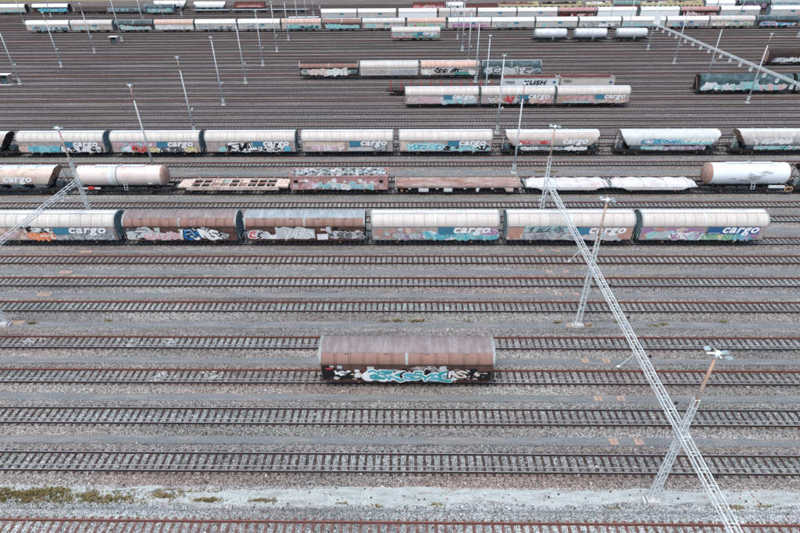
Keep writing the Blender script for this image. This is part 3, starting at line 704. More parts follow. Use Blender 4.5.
def flat_frame():
    t, L = wagon('flat_wagon', 'rusty cream skeletal flat wagon with open bays, in the mixed train', -33.1, -17.2, YM, G3); h = L/2
    gear(t, L, bog=True, zf=1.1)
    g = MB()
    for s in (-1, 1):
        g.solid([(s*1.38-.09, .85), (s*1.38+.09, .85), (s*1.38+.09, 1.34), (s*1.38-.09, 1.34)], -h+1.3, h-1.3, RUSTCR)
    for x0, x1, in ((-h, -h+1.9), (h-1.9, h)): g.box(x0, x1, -1.25, 1.25, 1.12, 1.33, RUSTCR)
    g.box(-h+1.9, h-1.9, -.16, .16, 1.12, 1.31, RUSTFL)
    for k in range(1, 9):
        x = -h+1.9+(L-3.8)*k/9; g.box(x-.09, x+.09, -1.29, 1.29, 1.16, 1.335, RUSTCR)
    g.build('frame', t)
    g = MB(); r = random.Random(3)
    for k in range(9):
        a = -h+1.9+(L-3.8)*k/9+.12; b = -h+1.9+(L-3.8)*(k+1)/9-.12
        if k in (2, 3, 5): g.box(a, b, .18, 1.27, 1.10, 1.14, RUSTCR if k != 3 else GREYR); g.box(a, b, -1.27, -.18, 1.10, 1.14, RUSTFL)
    g.build('deck_plate', t)
    for s in (-1, 1):
        for k in range(5):
            x = -h+2.4+(L-4.8)*k/4; q = MB(); q.box(-.06, .06, -.05, .05, 0, .28, RUSTCR); q.tube((0, -.05, -.2), (0, -.1, -.2), .1, AXB, 6); q.build('stake', t, (x, s*1.38, 1.33))
flat_frame()
def gondola():
    t, L = wagon('open_wagon', 'faded pink-red open wagon heaped with pale scrap, in the mixed train', -16.85, -2.75, YM, G3); h = L/2
    gear(t, L, bog=True, zf=1.0)
    g = MB()
    for s in (-1, 1):
        g.box(-h+.1, h-.1, s*1.38-.035, s*1.38+.035, .95, 2.85, PINKR)
        g.box(-h+.05, h-.05, s*1.42-.07, s*1.42+.07, 2.85, 3.0, PINKR); g.box(-h+.1, h-.1, s*1.43-.04, s*1.43+.04, .9, 1.05, PINKR)
        for k in range(13):
            x = -h+.2+(L-.4)*k/12; g.solid([(s*1.415, 1.05), (s*1.52, 1.05), (s*1.50, 2.85), (s*1.415, 2.85)], x-.06, x+.06, PINKR)
    g.build('side_wall', t)
    for s in (-1, 1):
        g = MB(); g.box(-.05, .05, -1.34, 1.34, .95, 2.95, PINKR)
        for y in (-.8, 0, .8): g.box(.05*s, .05*s+s*.08, y-.06, y+.06, .95, 2.95, PINKR)
        g.build('end_wall', t, (s*(h-.12), 0, 0))
    g = MB(); g.box(-h+.2, h-.2, -1.34, 1.34, 1.0, 1.06, RUSTFL); g.build('floor', t)
    for x in (-h+.95, h-1.1):
        g = MB(); g.box(x-.35, x+.35, -1.44, -1.418, 1.9, 2.35, ink('k')); g.box(x-.5, x+.2, -1.44, -1.418, 1.2, 1.6, ink('s')); g.build('sign_plate', t)
    g = MB(); y = [-1.545]; graf(g, -h+.1*L, -h+.9*L, 1.0, 2.7, 'phpwh', 78, y, 'mess'); graf(g, -h+.25*L, -h+.84*L, 1.05, 2.05, '-wlw', 77, y); g.build('graffiti', t)
    r = random.Random(8); g = MB(); nx, ny = 60, 12; i = g.mi(SCRAP)
    for a in range(nx+1):
        for b in range(ny+1):
            x = -h+.3+(L-.6)*a/nx; yy = -1.3+2.6*b/ny; e = min(b, ny-b)/ny*2
            g.v.append((x+r.uniform(-.07, .07), yy+(r.uniform(-.06, .06) if 0 < b < ny else 0), 2.5+.55*math.sqrt(e)*(.8+.2*math.sin(a*.5))+r.uniform(-.14, .14)))
    for a in range(nx):
        for b in range(ny): k = a*(ny+1)+b; g.f.append((k, k+ny+1, k+ny+2, k+1)); g.m.append(i); g.sm.append(False)
    cs = [ink('s'), ink('s'), ink('g'), SCRAP, GREYR, ink('d'), LAMPM]
    for k in range(420):
        M = Matrix.Translation((r.uniform(-h+.5, h-.5), r.uniform(-1.1, 1.1), 2.95+r.uniform(-.1, .2))) @ Matrix.Rotation(r.uniform(0, 6), 4, 'Z') @ Matrix.Rotation(r.uniform(-.8, .8), 4, 'X')
        a = r.uniform(.08, .3); g.box(-a, a, -a*.6, a*.6, -.03, .06, r.choice(cs), M)
    o = g.build('scrap_heap', None, ((-16.85-2.75)/2, YM, HY)); tag(o, 'heap of pale grey and white scrap filling the pink-red open wagon', 'scrap heap', kind='stuff')
gondola()
def lowside():
    t, L = wagon('flat_wagon', 'long low-sided flat wagon with rusty brown floor, in the mixed train', -1.8, 16.1, YM, G3); h = L/2
    gear(t, L, bog=True, zf=1.1)
    g = MB(); g.box(-h+.1, h-.1, -1.30, 1.30, 1.12, 1.18, RUSTFL); g.build('deck', t)
    g = MB()
    for s in (-1, 1):
        for k in range(9):
            a = -h+.12+(L-.24)*k/9; b = a+(L-.24)/9-.06
            g.box(a, b, s*1.35-.03, s*1.35+.03, 1.12, 1.50 if s > 0 else 1.42, RUSTCR if s > 0 else RUSTFL)
    g.build('side_board', t)
    for s in (-1, 1):
        g = MB(); g.box(-.05, .05, -1.3, 1.3, 1.12, 1.62, RUSTCR); g.build('end_board', t, (s*(h-.06), 0, 0))
    for s in (-1, 1):
        for k in range(10):
            q = MB(); q.box(-.04, .04, -.04, .04, -.3, .75, GREYR); q.tube((-.2, 0, -.15), (.2, 0, -.15), .05, GREYL, 5); q.build('stake', t, (-h+.12+(L-.24)*k/9, s*1.42, 1.12))
    for x0, x1, m in ((-5.6, -4.2, GREYL), (-2.0, -.8, GREYL), (6.9, 7.9, RUSTCR), (2.6, 3.0, GREYL)):
        g = MB(); g.box(x0, x1, -1.5, -1.3, .55, 1.0, m); g.build('side_locker', t)
    for x in (-8, -4.7, 7.7):
        g = MB(); g.tube((x, -1.46, .7), (x, -1.36, .7), .17, AXB, 8); g.build('brake_handwheel', t)
lowside()
def tarped(label, X0, X1, seed):
    t, L = wagon('flat_wagon', label, X0, X1, YM, G3); h = L/2
    gear(t, L, bog=False, zf=1.05)
    g = MB(); i = g.mi(TARP); r = random.Random(seed); nx, ny = 26, 8
    for a in range(nx+1):
        f = a/nx; x = -h+.2+(L-.4)*f; e = min(f, 1-f)
        for b in range(ny+1):
            v = b/ny*2-1; yy = v*1.42*(.82 if e < .05 else 1); z = 1.45+.28*(1-v*v)+.08*math.sin(a*1.1)+r.uniform(-.03, .03)
            if e < .04: z -= .25
            if abs(v) > .98: z -= .35+.15*math.sin(f*PI)
            g.v.append((x, yy, z))
    for a in range(nx):
        for b in range(ny): k = a*(ny+1)+b; g.f.append((k, k+ny+1, k+ny+2, k+1)); g.m.append(i); g.sm.append(b not in (0, ny-1))
    g.build('tarpaulin', t)
    g = MB(); g.extr([(-1.40, .72), (-1.45, .74), (-1.45, 1.2), (-1.38, 1.2)], lambda z: -h+1.2+(1.2-z)*2.5, lambda z: h-1.2-(1.2-z)*2.5, TARP)
    g.extr([(1.40, .72), (1.45, .74), (1.45, 1.2), (1.38, 1.2)], lambda z: -h+1.2+(1.2-z)*2.5, lambda z: h-1.2-(1.2-z)*2.5, TARP)
    g.box(-h, h, -1.3, 1.3, 1.08, 1.16, GREYR); g.build('deck', t)
    for k in range(4):
        q = MB(); x = -h+1.5+(L-3)*k/3
        P = [(-1.46, 1.25), (-1.44, 1.5), (-1.0, 1.72), (0, 1.85), (1.0, 1.72), (1.44, 1.5), (1.46, 1.25)]
        q.extr([(y, z+.03) for y, z in P], x-.05, x+.05, LAMPW); q.build('strap', t)
    g = MB(); y = [-1.462]; graf(g, -h+2, h-2, .78, 1.15, '-wsh', seed, y, 'tag', 0); g.build('graffiti', t)
tarped('low flat wagon under dirty white tarpaulin left of its twin, mixed train', 16.8, 28.8, 3)
tarped('low flat wagon under pink-streaked white tarpaulin, beside the white tank wagon', 28.95, 41.2, 9)

# ------------------------------------------------------------------ third row: three vans, the flats and white open wagons behind them
G4 = 'short string of three white vans'
YR3 = 110.2
van('white van with blue logo at left of the string of three', -.45, 14.6, YR3, G4, cargo=(CW, False), seed=51, upper=CREAM, gr=[(.05, .5, .0, .8, 'cscp'), (.5, .95, .0, .75, 'lwls')])
van('white van with red and black letters in the middle of the string of three', 15.3, 30.3, YR3, G4, cargo=(CW, False), seed=52, gr=[(.12, .3, .0, .8, 'wksc'), (.33, .43, .1, .85, '-rrr'), (.5, .68, .0, .9, 'sksd'), (.68, .95, .0, .6, 'cpch')])
van('white van with salmon graffiti at right of the string of three', 30.95, 45.8, YR3, G4, cargo=(CW, False), seed=53, gr=[(.08, .48, .25, .8, 'hphp'), (.1, .48, .0, .3, 'slss'), (.5, .95, .0, .6, 'phcs')])
def stanchion_flat(label, X0, X1, Y, group, posts, m=None, far=False):
    t, L = wagon('flat_wagon', label, X0, X1, Y, group, far); h = L/2; gear(t, L, bog=True, zf=1.1, far=far)
    g = MB(); g.box(-h, h, -1.35, 1.35, 1.1, 1.22, m or BLACKB); g.build('deck', t)
    if posts:
        me = None; q = MB(); q.box(-.06, .06, -.06, .06, 0, 1.7, ink('r')); me = q.mesh('stake')
        for s in (-1, 1):
            for k in range(posts): link('stake', me, t, (-h+.6+(L-1.2)*k/(posts-1), s*1.32, 1.2))
    return t
stanchion_flat('dark flat wagon with red stakes, half hidden behind three white vans', -4.4, 19.4, 119.5, None, 11)
def openw(label, X0, X1, Y, group, wall, inner, top=3.4, text=None, far=False, gr=(), seed=1, name='open_wagon'):
    t, L = wagon(name, label, X0, X1, Y, group, far); h = L/2; gear(t, L, far=far, zf=1.0)
    def sw():
        g = MB()
        for s in (-1, 1):
            g.box(-h, h, s*1.38-.03, s*1.38+.03, .95, top, wall); g.box(-h-.02, h+.02, s*1.40-.07, s*1.40+.07, top, top+.12, RUSTFL if wall in (GREYL, CREAM) else wall)
            for k in range(11): x = -h+.07+(L-.14)*k/10; g.box(x-.05, x+.05, s*1.44-.03, s*1.44+.03, .97, top-.01, wall)
        return g
    link('side_wall', cached(('open_side', round(L, 2), wall.name, top), sw), t)
    def en():
        g = MB(); g.box(-.05, .05, -1.34, 1.34, .95, top+.05, wall); return g
    for s in (-1, 1): link('end_wall', cached(('open_end', wall.name, top), en), t, (s*(h-.08), 0, 0))
    def fl():
        g = MB(); g.box(-h+.1, h-.1, -1.34, 1.34, 1.0, top-2.0, inner); g.box(-h+.1, h-.1, 1.325, 1.345, 1.02, top-.02, inner); return g
    link('floor', cached(('open_floor', round(L, 2), inner.name, top), fl), t)
    if text: put_text(t, text[0], -h+text[1]*L, top-1.35, -1.482, 1.25, ink('k'), width=L*text[2], bold=.05)
    if gr:
        g = MB(); y = [-1.48]
        for k, q in enumerate(gr): graf(g, -h+q[0]*L, -h+q[1]*L, 1.0+q[2]*(top-1), 1.0+q[3]*(top-1), q[4], seed+k, y, q[5] if len(q) > 5 else 'wild', 0)
        g.build('graffiti', t)
    return t
G5 = 'white open wagons behind the three vans'
o = openw('white open wagon lettered KUSH in black, rust-red rim, behind three vans', 21.1, 33.4, 119.5, G5, GREYL, REDW, 3.7, ('KUSH', .36, .42))
g = MB(); g.box(4.9, 5.5, -1.50, -1.48, 2.7, 3.1, BLUE); g.build('placard', o)
g = MB(); y = [-1.482]; graf(g, -5.8, -3.6, 2.5, 3.4, '-kkk', 5, y, 'tag', 0); g.build('small_lettering', o)
o = openw('cream open wagon with rust-red rim, right of the wagon lettered KUSH', 33.9, 45.7, 119.5, G5, CREAM, REDW, 3.7)
g = MB(); g.box(4.8, 5.4, -1.50, -1.48, 2.6, 3.0, BLUE); g.build('placard', o)
g = MB(); y = [-1.482]; graf(g, -5.4, -3.4, 2.7, 3.5, '-kkk', 6, y, 'tag', 0); g.build('small_lettering', o)
# ------------------------------------------------------------------ fourth row
G6 = 'string of four graffitied vans'
YR4 = 134.4
van('dark van with tan panels and a pale fan-shaped piece, left of the string of four', -26.75, -12.35, 134.4, G6, BLACKB, BANDB, BLACKB, DTEAL, None, [(.03, .16, .1, .8, 'dwsd'), (.18, .48, .0, .9, 'cwcp'), (.48, .8, .0, .9, 'cwws'), (.84, .97, .2, .7, 'dlsd')], 'brown', seed=61)
van('white van with faint grey tags, second in the string of four', -11.7, 2.5, 134.4, G6, CREAMD, CREAM, WROOF, TEAL, None, [(.05, .45, .1, .8, '-gss', 'tag'), (.5, .95, .1, .8, 'sggs', 'tag')], seed=62)
van('salmon-topped van with white letters and teal tag, third in the string of four', 3.3, 17.3, 134.4, G6, WALLP, pm('salmon_panel', (.60, .43, .36), .6, .15, 1, (.45, .28, .22), .5), WROOF, DTEAL, None, [(.02, .18, .0, .7, 'cwcw'), (.2, .72, .2, .98, 'swck'), (.6, .85, .0, .4, 'tdtn'), (.86, .99, .0, .6, 'cwcw')], seed=63)
van('dark teal van with dense grey-white graffiti, right of the string of four', 18.4, 32.7, 134.4, G6, DTEAL, DTEAL, GREYR, DTEAL, None, [(.06, .16, .1, .9, 'swts'), (.2, .82, .0, .98, 'swds'), (.86, .97, .2, .8, 'lsds')], seed=64)
# ------------------------------------------------------------------ dark bogie vans at the right
G7 = 'dark covered bogie vans at the right'
def darkvan(label, X0, X1, Y, mat, gr, seed, endm=None, bare=False):
    t, L = wagon('bogie_van', label, X0, X1, Y, G7); h = L/2; gear(t, L, bog=True)
    P = [(-1.42, .95), (-1.46, 1.3), (-1.46, 2.7), (-1.40, 3.1), (-1.15, 3.6), (-.7, 3.95), (0, 4.1)]; full = P+mirror(P)[1:]
    g = MB(); g.extr(P[:4], -h, h, mat, True); g.extr(mirror(P[:4]), -h, h, mat, True)
    for k in range(15):
        x = -h+.1+(L-.2)*k/14
        for s in (-1, 1): g.box(x-.03, x+.03, s*1.475-.015, s*1.475+.015, 1.3, 2.7, mat)
    g.build('side_wall', t)
    g = MB(); g.extr([p for p in full if p[1] >= 3.1], -h, h, mat, True)
    for k in range(9): x = -h+L*k/8.; g.extr([(y, z+.02) for y, z in full if z >= 3.1], x-.04, x+.04, mat, True)
    g.build('curved_roof', t)
    for s in (-1, 1):
        g = MB(); g.solid([(y*.99, z-.01) for y, z in full], -.05, .05, endm or BLACKB)
        for y in (-.8, 0, .8): g.box(.05*s, .14*s, y-.06, y+.06, 1, 3.6, endm or BLACKB)
        g.tube((.12*s, -.9, 1.1), (.12*s, .9, 3.3), .05, RUSTEND, 5); g.build('end_wall', t, (s*(h-.06), 0, 0))
    g = MB(); y = [-1.495]
    for k, q in enumerate(gr): graf(g, -h+q[0]*L, -h+q[1]*L, 1.0+q[2]*1.9, 1.0+q[3]*1.9, q[4], seed+k, y, 'wild', 0)
    g.build('graffiti', t)
darkvan('long dark teal bogie van with white-turquoise graffiti, left of its neighbour', 64.6, 84.7, 119.5, DTEAL, [(.03, .14, .0, .55, 'lwls'), (.05, .18, .3, .9, '-www'), (.17, .5, .0, .7, 'lslw'), (.44, .6, .2, 1.0, 'slsl'), (.58, .93, .0, .65, 'swlp')], 71)
darkvan('dark bogie van cut by right edge, behind the teal bogie van', 85.6, 105, 119.5, DTEAL, [(.03, .2, .0, .8, 'swds'), (.2, .6, .0, .7, 'lslw')], 75)
darkvan('black bogie van with white letters, farther back at the right edge', 94.9, 116, 146.3, BLACKB, [(.08, .2, .0, .6, 'dwsd'), (.18, .6, .0, .62, 'dsws'), (.6, .9, .0, .62, 'dsls')], 78, RUSTEND)
# ------------------------------------------------------------------ single white van and the three far tank wagons
YS = 183.1
van('single white van with blue logo standing in front of the long far row', -5.2, 10.45, YS, None, cargo=(CW, False), upper=CREAM, seed=81, gr=[(.04, .45, .3, .8, 'wksl'), (.02, .45, .0, .35, 'phcr'), (.5, .95, .0, .5, 'lnqh'), (.45, .7, .5, .9, '-llq')])
for k, (a, b, l) in enumerate(((39.9, 51.3, 'first'), (52.6, 64.0, 'middle'), (65.7, 76.9, 'last'))):
    tank('small white tank wagon, %s of three from the left, before far row' % l, a, b, 179.3, 'three small white tank wagons', WROOF, GREYR, 1.35, 2.5, far=True)
# ------------------------------------------------------------------ long far row of vans
R6 = [(-137.18, -121.74), (-121.2, -105.97), (-104.87, -91.71), (-90.8, -76.74), (-76.1, -61.45), (-60.72, -45.65), (-45.0, -30.98), (-30.4, -16.7), (-16.16, -1.01), (-.2, 13.38), (14.45, 29.34), (29.88, 44.74), (45.35, 60.09), (60.75, 75.23), (75.94, 90.86), (91.4, 106.1), (106.6, 122.0), (123.06, 137.17), (137.9, 151.94)]
ST6 = [('white', 'dwqd'), ('cream', 'chlc'), ('dark', 'lslc'), ('salmon', 'wsww'), ('white', 'sdss'), ('white', 'ssgs'), ('salmon', 'lkll'), ('red', 'llsl'), ('cream', 'cslc'), ('salmon', 'lynr'), ('white', 'pvvp'), ('white', 'csgl'), ('white', 'cslc'), ('white', 'wkws'), ('white', 'lsls'), ('white', 'shbl'), ('cream', 'nccw'), ('dark', 'qwvb'), ('cream', 'scds')]
SALM = pm('salmon_panel', (.6, .43, .36))

for k, ((a, b), (st, gc)) in enumerate(zip(R6, ST6)):
    wl = {'white': CREAMD, 'cream': WALLP, 'dark': BLACKB, 'salmon': CREAMD, 'red': WALLB}[st]
    up = {'white': LAMPW, 'cream': CREAM, 'dark': DTEAL, 'salmon': SALM, 'red': BANDB}[st]
    desc = {'white': 'white', 'cream': 'cream', 'dark': 'dark-sided', 'salmon': 'salmon-topped', 'red': 'red-brown'}[st]
    f = random.Random(k); a0 = .05+f.random()*.1
    van('%s van, %s from left in the longest far van row' % (desc, ORD[k]), a, b, 202.0, 'vans of the longest far row', wl, up, WROOF if st != 'dark' else GREYR, TEAL, (CW, None) if st in ('white', 'cream') and k not in (0, 4, 14) else None,
        [(a0, .45, .0, .8, gc), (.48, .95, .0, .6, gc[::-1])], far=True, seed=100+k)
# row behind
YR7 = 226.
def xs(px, Y, z): return None
R7 = [(-47.5, -35.5, 'flatw'), (-34.3, -20.2, 'white'), (-19.6, -4.8, 'white'), (-3.6, 11.4, 'plain'), (12.2, 26.8, 'cream'), (27.6, 42.6, 'white'), (43.2, 58.6, 'white'), (59.0, 74.2, 'redtag'), (74.6, 89.4, 'plain'), (91.2, 106.2, 'plain'), (106.8, 121.4, 'redtag'), (122.2, 137.4, 'white'), (141.5, 156.5, 'white'), (157.5, 172, 'red')]
for k, (a, b, st) in enumerate(R7):
    lab = '%s van, %s from left in the row behind the longest far row'
    if st == 'flatw':
        stanchion_flat('pale empty flat wagon at the left end of the row behind longest row', a, b, YR7, 'vans of the second-farthest row', 0, GREYL, True); continue
    wl = {'white': CREAMD, 'plain': LAMPW, 'cream': CREAMD, 'redtag': BLACKB, 'red': REDW}[st]; up = {'white': LAMPW, 'plain': LAMPW, 'cream': CREAM, 'redtag': PINKR, 'red': REDW}[st]
    van(lab % ({'white': 'white', 'plain': 'plain white', 'cream': 'cream', 'redtag': 'red-patched dark', 'red': 'red'}[st], ORD[k]), a, b, YR7, 'vans of the second-farthest row', wl, up, WROOF if st != 'redtag' else MAUVE, TEAL, (CW, None) if st in ('white', 'cream') else None,
        [] if st == 'plain' else [(.08, .45, .0, .7, {'red': 'wwww', 'redtag': 'krwk'}.get(st, 'slsc')), (.5, .95, .0, .5, {'red': 'wwww', 'redtag': 'wrck'}.get(st, 'clps'))], far=True, seed=200+k)
# farthest rows
G9 = 'wagons on the farthest tracks'
van('white van leaving the left edge on the farthest tracks', -184, -166.5, 248.2, G9, CREAMD, LAMPW, WROOF, BLACKB, None, [(.1, .95, .0, .5, 'lsls')], far=True, seed=301)
van('white van with bright turquoise graffiti on the farthest tracks at left', -163.2, -147.5, 248.2, G9, BLACKB, LAMPW, WROOF, BLACKB, None, [(.18, .95, .0, .8, 'qqlq')], far=True, seed=302)
stanchion_flat('long dark flat wagon right of the turquoise-painted van, farthest tracks', -145.5, -131.5, 248.2, G9, 0, BLACKB, True)
openw('grey low open wagon second right of the turquoise-painted van, farthest tracks', -130.5, -113.0, 248.2, G9, GREYR, DARK, 2.3, far=True, gr=[(.1, .9, .1, .9, 'dsdl')], seed=7)
van('dark teal van with pale graffiti in front of two white hoppers, farthest tracks', -112.2, -99.5, 243.9, G9, DTEAL, DTEAL, GREYR, DTEAL, None, [(.1, .9, .1, .95, 'sdls')], far=True, seed=303)
hopper('white hopper wagon behind the dark teal van, farthest tracks', -114, -98.5, 256.8, G9, body=LAMPW, far=True, seed=304)
hopper('white hopper wagon beside the red open wagon, farthest tracks', -94.5, -79.5, 252.5, G9, body=LAMPW, far=True, seed=305)
openw('red open wagon with white letters beside a white hopper, farthest tracks', -77.5, -64.0, 256.8, G9, REDW, REDW, 3.1, far=True, gr=[(.1, .9, .1, .6, 'rwrc', 'tag')], seed=4)
stanchion_flat('pale flat wagon below the red open wagon, farthest tracks', -93.5, -77.5, 248.2, G9, 0, GREYR, True)
stanchion_flat('pale flat wagon second right below the red open wagon, farthest tracks', -76.5, -60.5, 248.2, G9, 0, GREYR, True)
stanchion_flat('pale flat wagon third right below the red open wagon, farthest tracks', -59.5, -43.0, 248.2, G9, 0, GREYR, True)
openw('red open wagon with pale letters left of the black-spotted van, farthest tracks', 2.0, 15.6, 243.9, G9, REDW, REDW, 3.9, far=True, gr=[(.05, .95, .1, .8, 'rwrc', 'tag')], seed=14)
van('white van with black tags between red open wagons, farthest tracks', 16.3, 23.3, 243.9, G9, LAMPW, LAMPW, WROOF, BLACKB, None, [(.1, .9, .1, .9, 'wkwk')], far=True, seed=306)
openw('dark red-brown open wagon left of the first yellow works wagon', 24.2, 37.5, 243.9, G9, REDW, BLACKB, 3.2, far=True, gr=[(.1, .9, .1, .5, 'rkhr', 'tag')], seed=24)
def works(label, X0, X1, Y, m2, seed):
    t, L = wagon('works_wagon', label, X0, X1, Y, G9, True); h = L/2; gear(t, L, bog=True, far=True)
    g = MB(); g.solid([(-1.4, .95), (-1.42, 3.1), (1.42, 3.1), (1.4, .95)], -h, h, YELW); g.build('body', t)
    g = MB(); r = random.Random(seed)
    g.box(-h+.4, h-3, -.9, .9, 3.1, 3.6, m2); g.box(h-2.2, h-.6, -1.1, 1.1, 3.1, 3.9, YELW)
    for k in range(5): x = r.uniform(-h+1, h-3); g.box(x, x+1.1, -1.0, -.2, 3.6, 3.95, r.choice([m2, YELW, DARK]))
    g.build('machinery', t)
    g = MB()
    for k in range(6): x = -h+1+(L-3)*k/5; g.box(x, x+.9, -1.46, -1.42, 1.5, 2.4, DARK)
    g.build('dark_panel', t)
for k, (a, b, m2, l) in enumerate(((38.5, 55.5, REDW, 'yellow works wagon with red gear, first of five yellow ones'), (56.3, 74, DARK, 'yellow works wagon with dark top, second of five yellow ones'), (74.8, 86, LAMPW, 'yellow works wagon with white top, third of five yellow ones'),
        (98.0, 112, CREAM, 'yellow works wagon right of the teal machine, fourth of five yellow ones'), (112.6, 124, YELW, 'yellow works wagon with plain top, last of five yellow ones'))): works(l, a, b, 243.9, m2, k)
van('red-brown wagon carrying teal machinery between yellow works wagons', 86.7, 97.4, 243.9, G9, REDW, GRNB, GREYR, GRNB, None, [], far=True, seed=307)
van('white van right of the last yellow works wagon, farthest tracks', 125, 137, 243.9, G9, LAMPW, LAMPW, WROOF, TEAL, None, [], far=True, seed=308)
van('dark van with violet graffiti at the top right, farthest tracks', 139, 151, 243.9, G9, BLACKB, DTEAL, GREYR, DTEAL, None, [(.1, .9, .1, .9, 'vpkv')], far=True, seed=309)
van('blue-grey van at the top right beyond the violet-painted van', 152, 167, 243.9, G9, TEAL, GREYR, GREYR, DTEAL, None, [(.1, .9, .1, .9, 'lsls')], far=True, seed=310)
van('pale teal van at the extreme top right, farthest tracks', 168, 184, 243.9, G9, TEAL, LAMPW, WROOF, DTEAL, None, [(.1, .9, .1, .9, 'slql')], far=True, seed=311)

# ------------------------------------------------------------------ masts and gantry beams
ZB = 7.15
def lattice(g, a, b, w0, w1, d0, d1, n, m, rc, rb):
    """four-chord truss from a to b; w across X (or local u), d across the other direction"""
    a, b = Vector(a), Vector(b); ax = (b-a).normalized()
    u = Vector((1, 0, 0)); v = ax.cross(u).normalized()
    def P(f, i): return a+(b-a)*f+u*((-1 if i in (0, 3) else 1)*(w0+(w1-w0)*f)/2)+v*((-1 if i < 2 else 1)*(d0+(d1-d0)*f)/2)
    for i in range(4): g.tube(P(0, i), P(1, i), rc, m, 4)
    for k in range(n+1):
        f = k/n
        for i in range(4):
            j = (i+1) % 4; g.tube(P(f, i), P(f, j), rb, m, 4, caps=False)
            if k < n and i % 2 == 1: g.tube(P(f, i if k % 2 else j), P((k+1)/n, j if k % 2 else i), rb*.8, m, 4, caps=False)
def lamp_mesh():
    g = MB(); g.box(-.23, .23, -.17, .17, -.08, .06, LAMPM); g.box(-.19, .19, -.13, .13, -.11, -.08, LAMPW); g.box(-.03, .03, -.03, .03, .07, .2, LAMPM)
    return g
LAMP = lamp_mesh().mesh('floodlight')
k_or = True
def mast(label, X, Y, latt, group='lamp masts of the yard', tall=13.75, orange=True):
    t = thing('lamp_mast', label, 'lamp mast', (X, Y, -.1), 0, group)
    if latt:
        g = MB(); lattice(g, (0, 0, .3), (0, 0, 10.15), .44, .26, .30, .20, 15, GREYL, .042, .022); g.build('lattice_column', t)
        g = MB(); g.tube((0, 0, 9.6), (0, 0, tall), .115, GLOWPOLE, 10, .075); g.build('upper_pole', t)
        g = MB(); g.box(-.33, .33, -.28, .28, 0, .32, CONC)
        for s in (-1, 1): g.box(s*.48-.08, s*.48+.08, -.24, .24, 0, .2, CONC)
        g.build('concrete_footing', t)
    else:
        g = MB(); zo = 11.6 if k_or else 13.2; g.tube((0, 0, .2), (0, 0, zo), .165, POLEG, 10, .10); g.box(-.26, .26, -.15, .15, .6, 1.5, POLEG); g.tube((.05, 0, 4.6), (.55, 0, 4.7), .06, GREYL, 5); g.box(.45, .7, -.12, .12, 4.6, 4.9, GREYL); g.build('pole', t)
        g = MB(); g.tube((0, 0, zo), (0, 0, tall), .098, GLOWPOLE if k_or else POLEG, 10, .08); g.build('upper_pole', t)
        g = MB(); g.box(-.4, .4, -.4, .4, 0, .28, CONC); g.build('concrete_footing', t)
    if not latt or Y > 80:
        g = MB(); g.tube((-.3, 0, tall-.02), (.3, 0, tall-.02), .05, GREYL, 6); g.tube((0, 0, tall-.35), (0, 0, tall+.1), .12, LAMPW, 8); g.build('crossarm', t)
        for x in (-.26, .26): o = link('floodlight', LAMP, t, (x, 0, tall+.05)); o.scale = (.6, .8, .8)
        return t
    g = MB(); g.tube((-.55, .05, tall-.06), (.55, -.0, tall-.06), .055, LAMPW, 6); g.tube((0, -.4, tall-.02), (0, .42, tall-.02), .04, GREYL, 6); g.tube((0, 0, tall-.35), (0, 0, tall+.1), .11, LAMPW, 10); g.build('crossarm', t)
    for x, y, rx in ((-.40, .36, .35), (.40, -.36, -.35), (.42, .06, -.2)):
        o = link('floodlight', LAMP, t, (x, y, tall-.02)); o.rotation_euler = (rx, 0, .25); o.scale = (.72, .68, .7)
    return t
cols = {'far-left': (-96.3, range(4, 14), ()), 'left': (-40.0, range(1, 14), (1, 2)), 'middle': (16.6, range(0, 14), (0, 1, 2)), 'right': (72.7, range(5, 14), ()), 'far-right': (129.0, range(9, 14), ()), 'outermost left': (-152.5, range(9, 14), ())}
for cn, (X, ks, lk) in cols.items():
    for j, k in enumerate(ks):
        Y = MAST[k]; xx = X
        what = 'white lattice mast with orange glow painted on upper pole' if k in lk else 'slender pale lamp mast'
        if cn == 'far-left' and k < 6: continue
        if cn == 'middle' and k == 11: pass
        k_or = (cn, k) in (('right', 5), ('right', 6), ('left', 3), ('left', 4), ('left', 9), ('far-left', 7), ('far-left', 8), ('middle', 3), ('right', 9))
        mast('%s, %s row from the bottom, %s column' % (what, ORD[k], cn), xx, Y, k in lk, orange=True)
def beam(label, X, Y0, Y1, drops=None):
    t = thing('gantry_beam', label, 'gantry beam', (X, 0, 0), 0, 'lattice beams across the tracks')
    g = MB(); n = int((Y1-Y0)/1.05); lattice(g, (0, Y0, ZB), (0, Y1, ZB), .48, .48, .32, .32, n, GREYL, .046, .024)
    g.build('truss', t)
    tr = [y for y in TR if Y0 < y < Y1]
    if drops:
        q = MB(); q.tube((0, 0, -.25), (0, 0, -.7), .04, GREYL, 5); q.box(-.27, .27, -.13, .13, -1.35, -.6, LAMPW); q.box(-.31, .31, -.26, -.13, -.62, -.57, LAMPW); me = q.mesh('indicator_box')
        for y in tr: link('indicator_box', me, t, (.1, y, ZB))
    else:
        q = MB(); q.tube((.36, 0, .1), (.62, 0, .12), .04, DARK, 5); q.tube((.50, 0, .12), (.60, 0, .12), .11, DARK, 8); me = q.mesh('insulator')
        for y in tr[::1]: link('insulator', me, t, (0, y-.6, ZB))
        q = MB()
        q.tube((-.3, 0, -.25), (-1.0, .1, -1.5), .035, GREYL, 5); q.tube((-1.0, .1, -1.5), (-1.2, .1, -1.6), .10, GREYL, 6); q.tube((-.3, 0, -.25), (-.25, .1, -1.3), .025, GREYL, 5); me = q.mesh('hanging_bracket')
        for y in tr[2::3]: link('hanging_bracket', me, t, (0, y, ZB))
    return t
beam('white lattice beam running over the tracks right of the lone brown van', 16.6, 1.0, 57.3)
beam('white lattice beam cutting across the left edge over nearest train', -40.0, 30.0, 57.3)
beam('white lattice beam with hanging white indicator boxes at the upper right', 72.7, 88.0, 167.3, True)
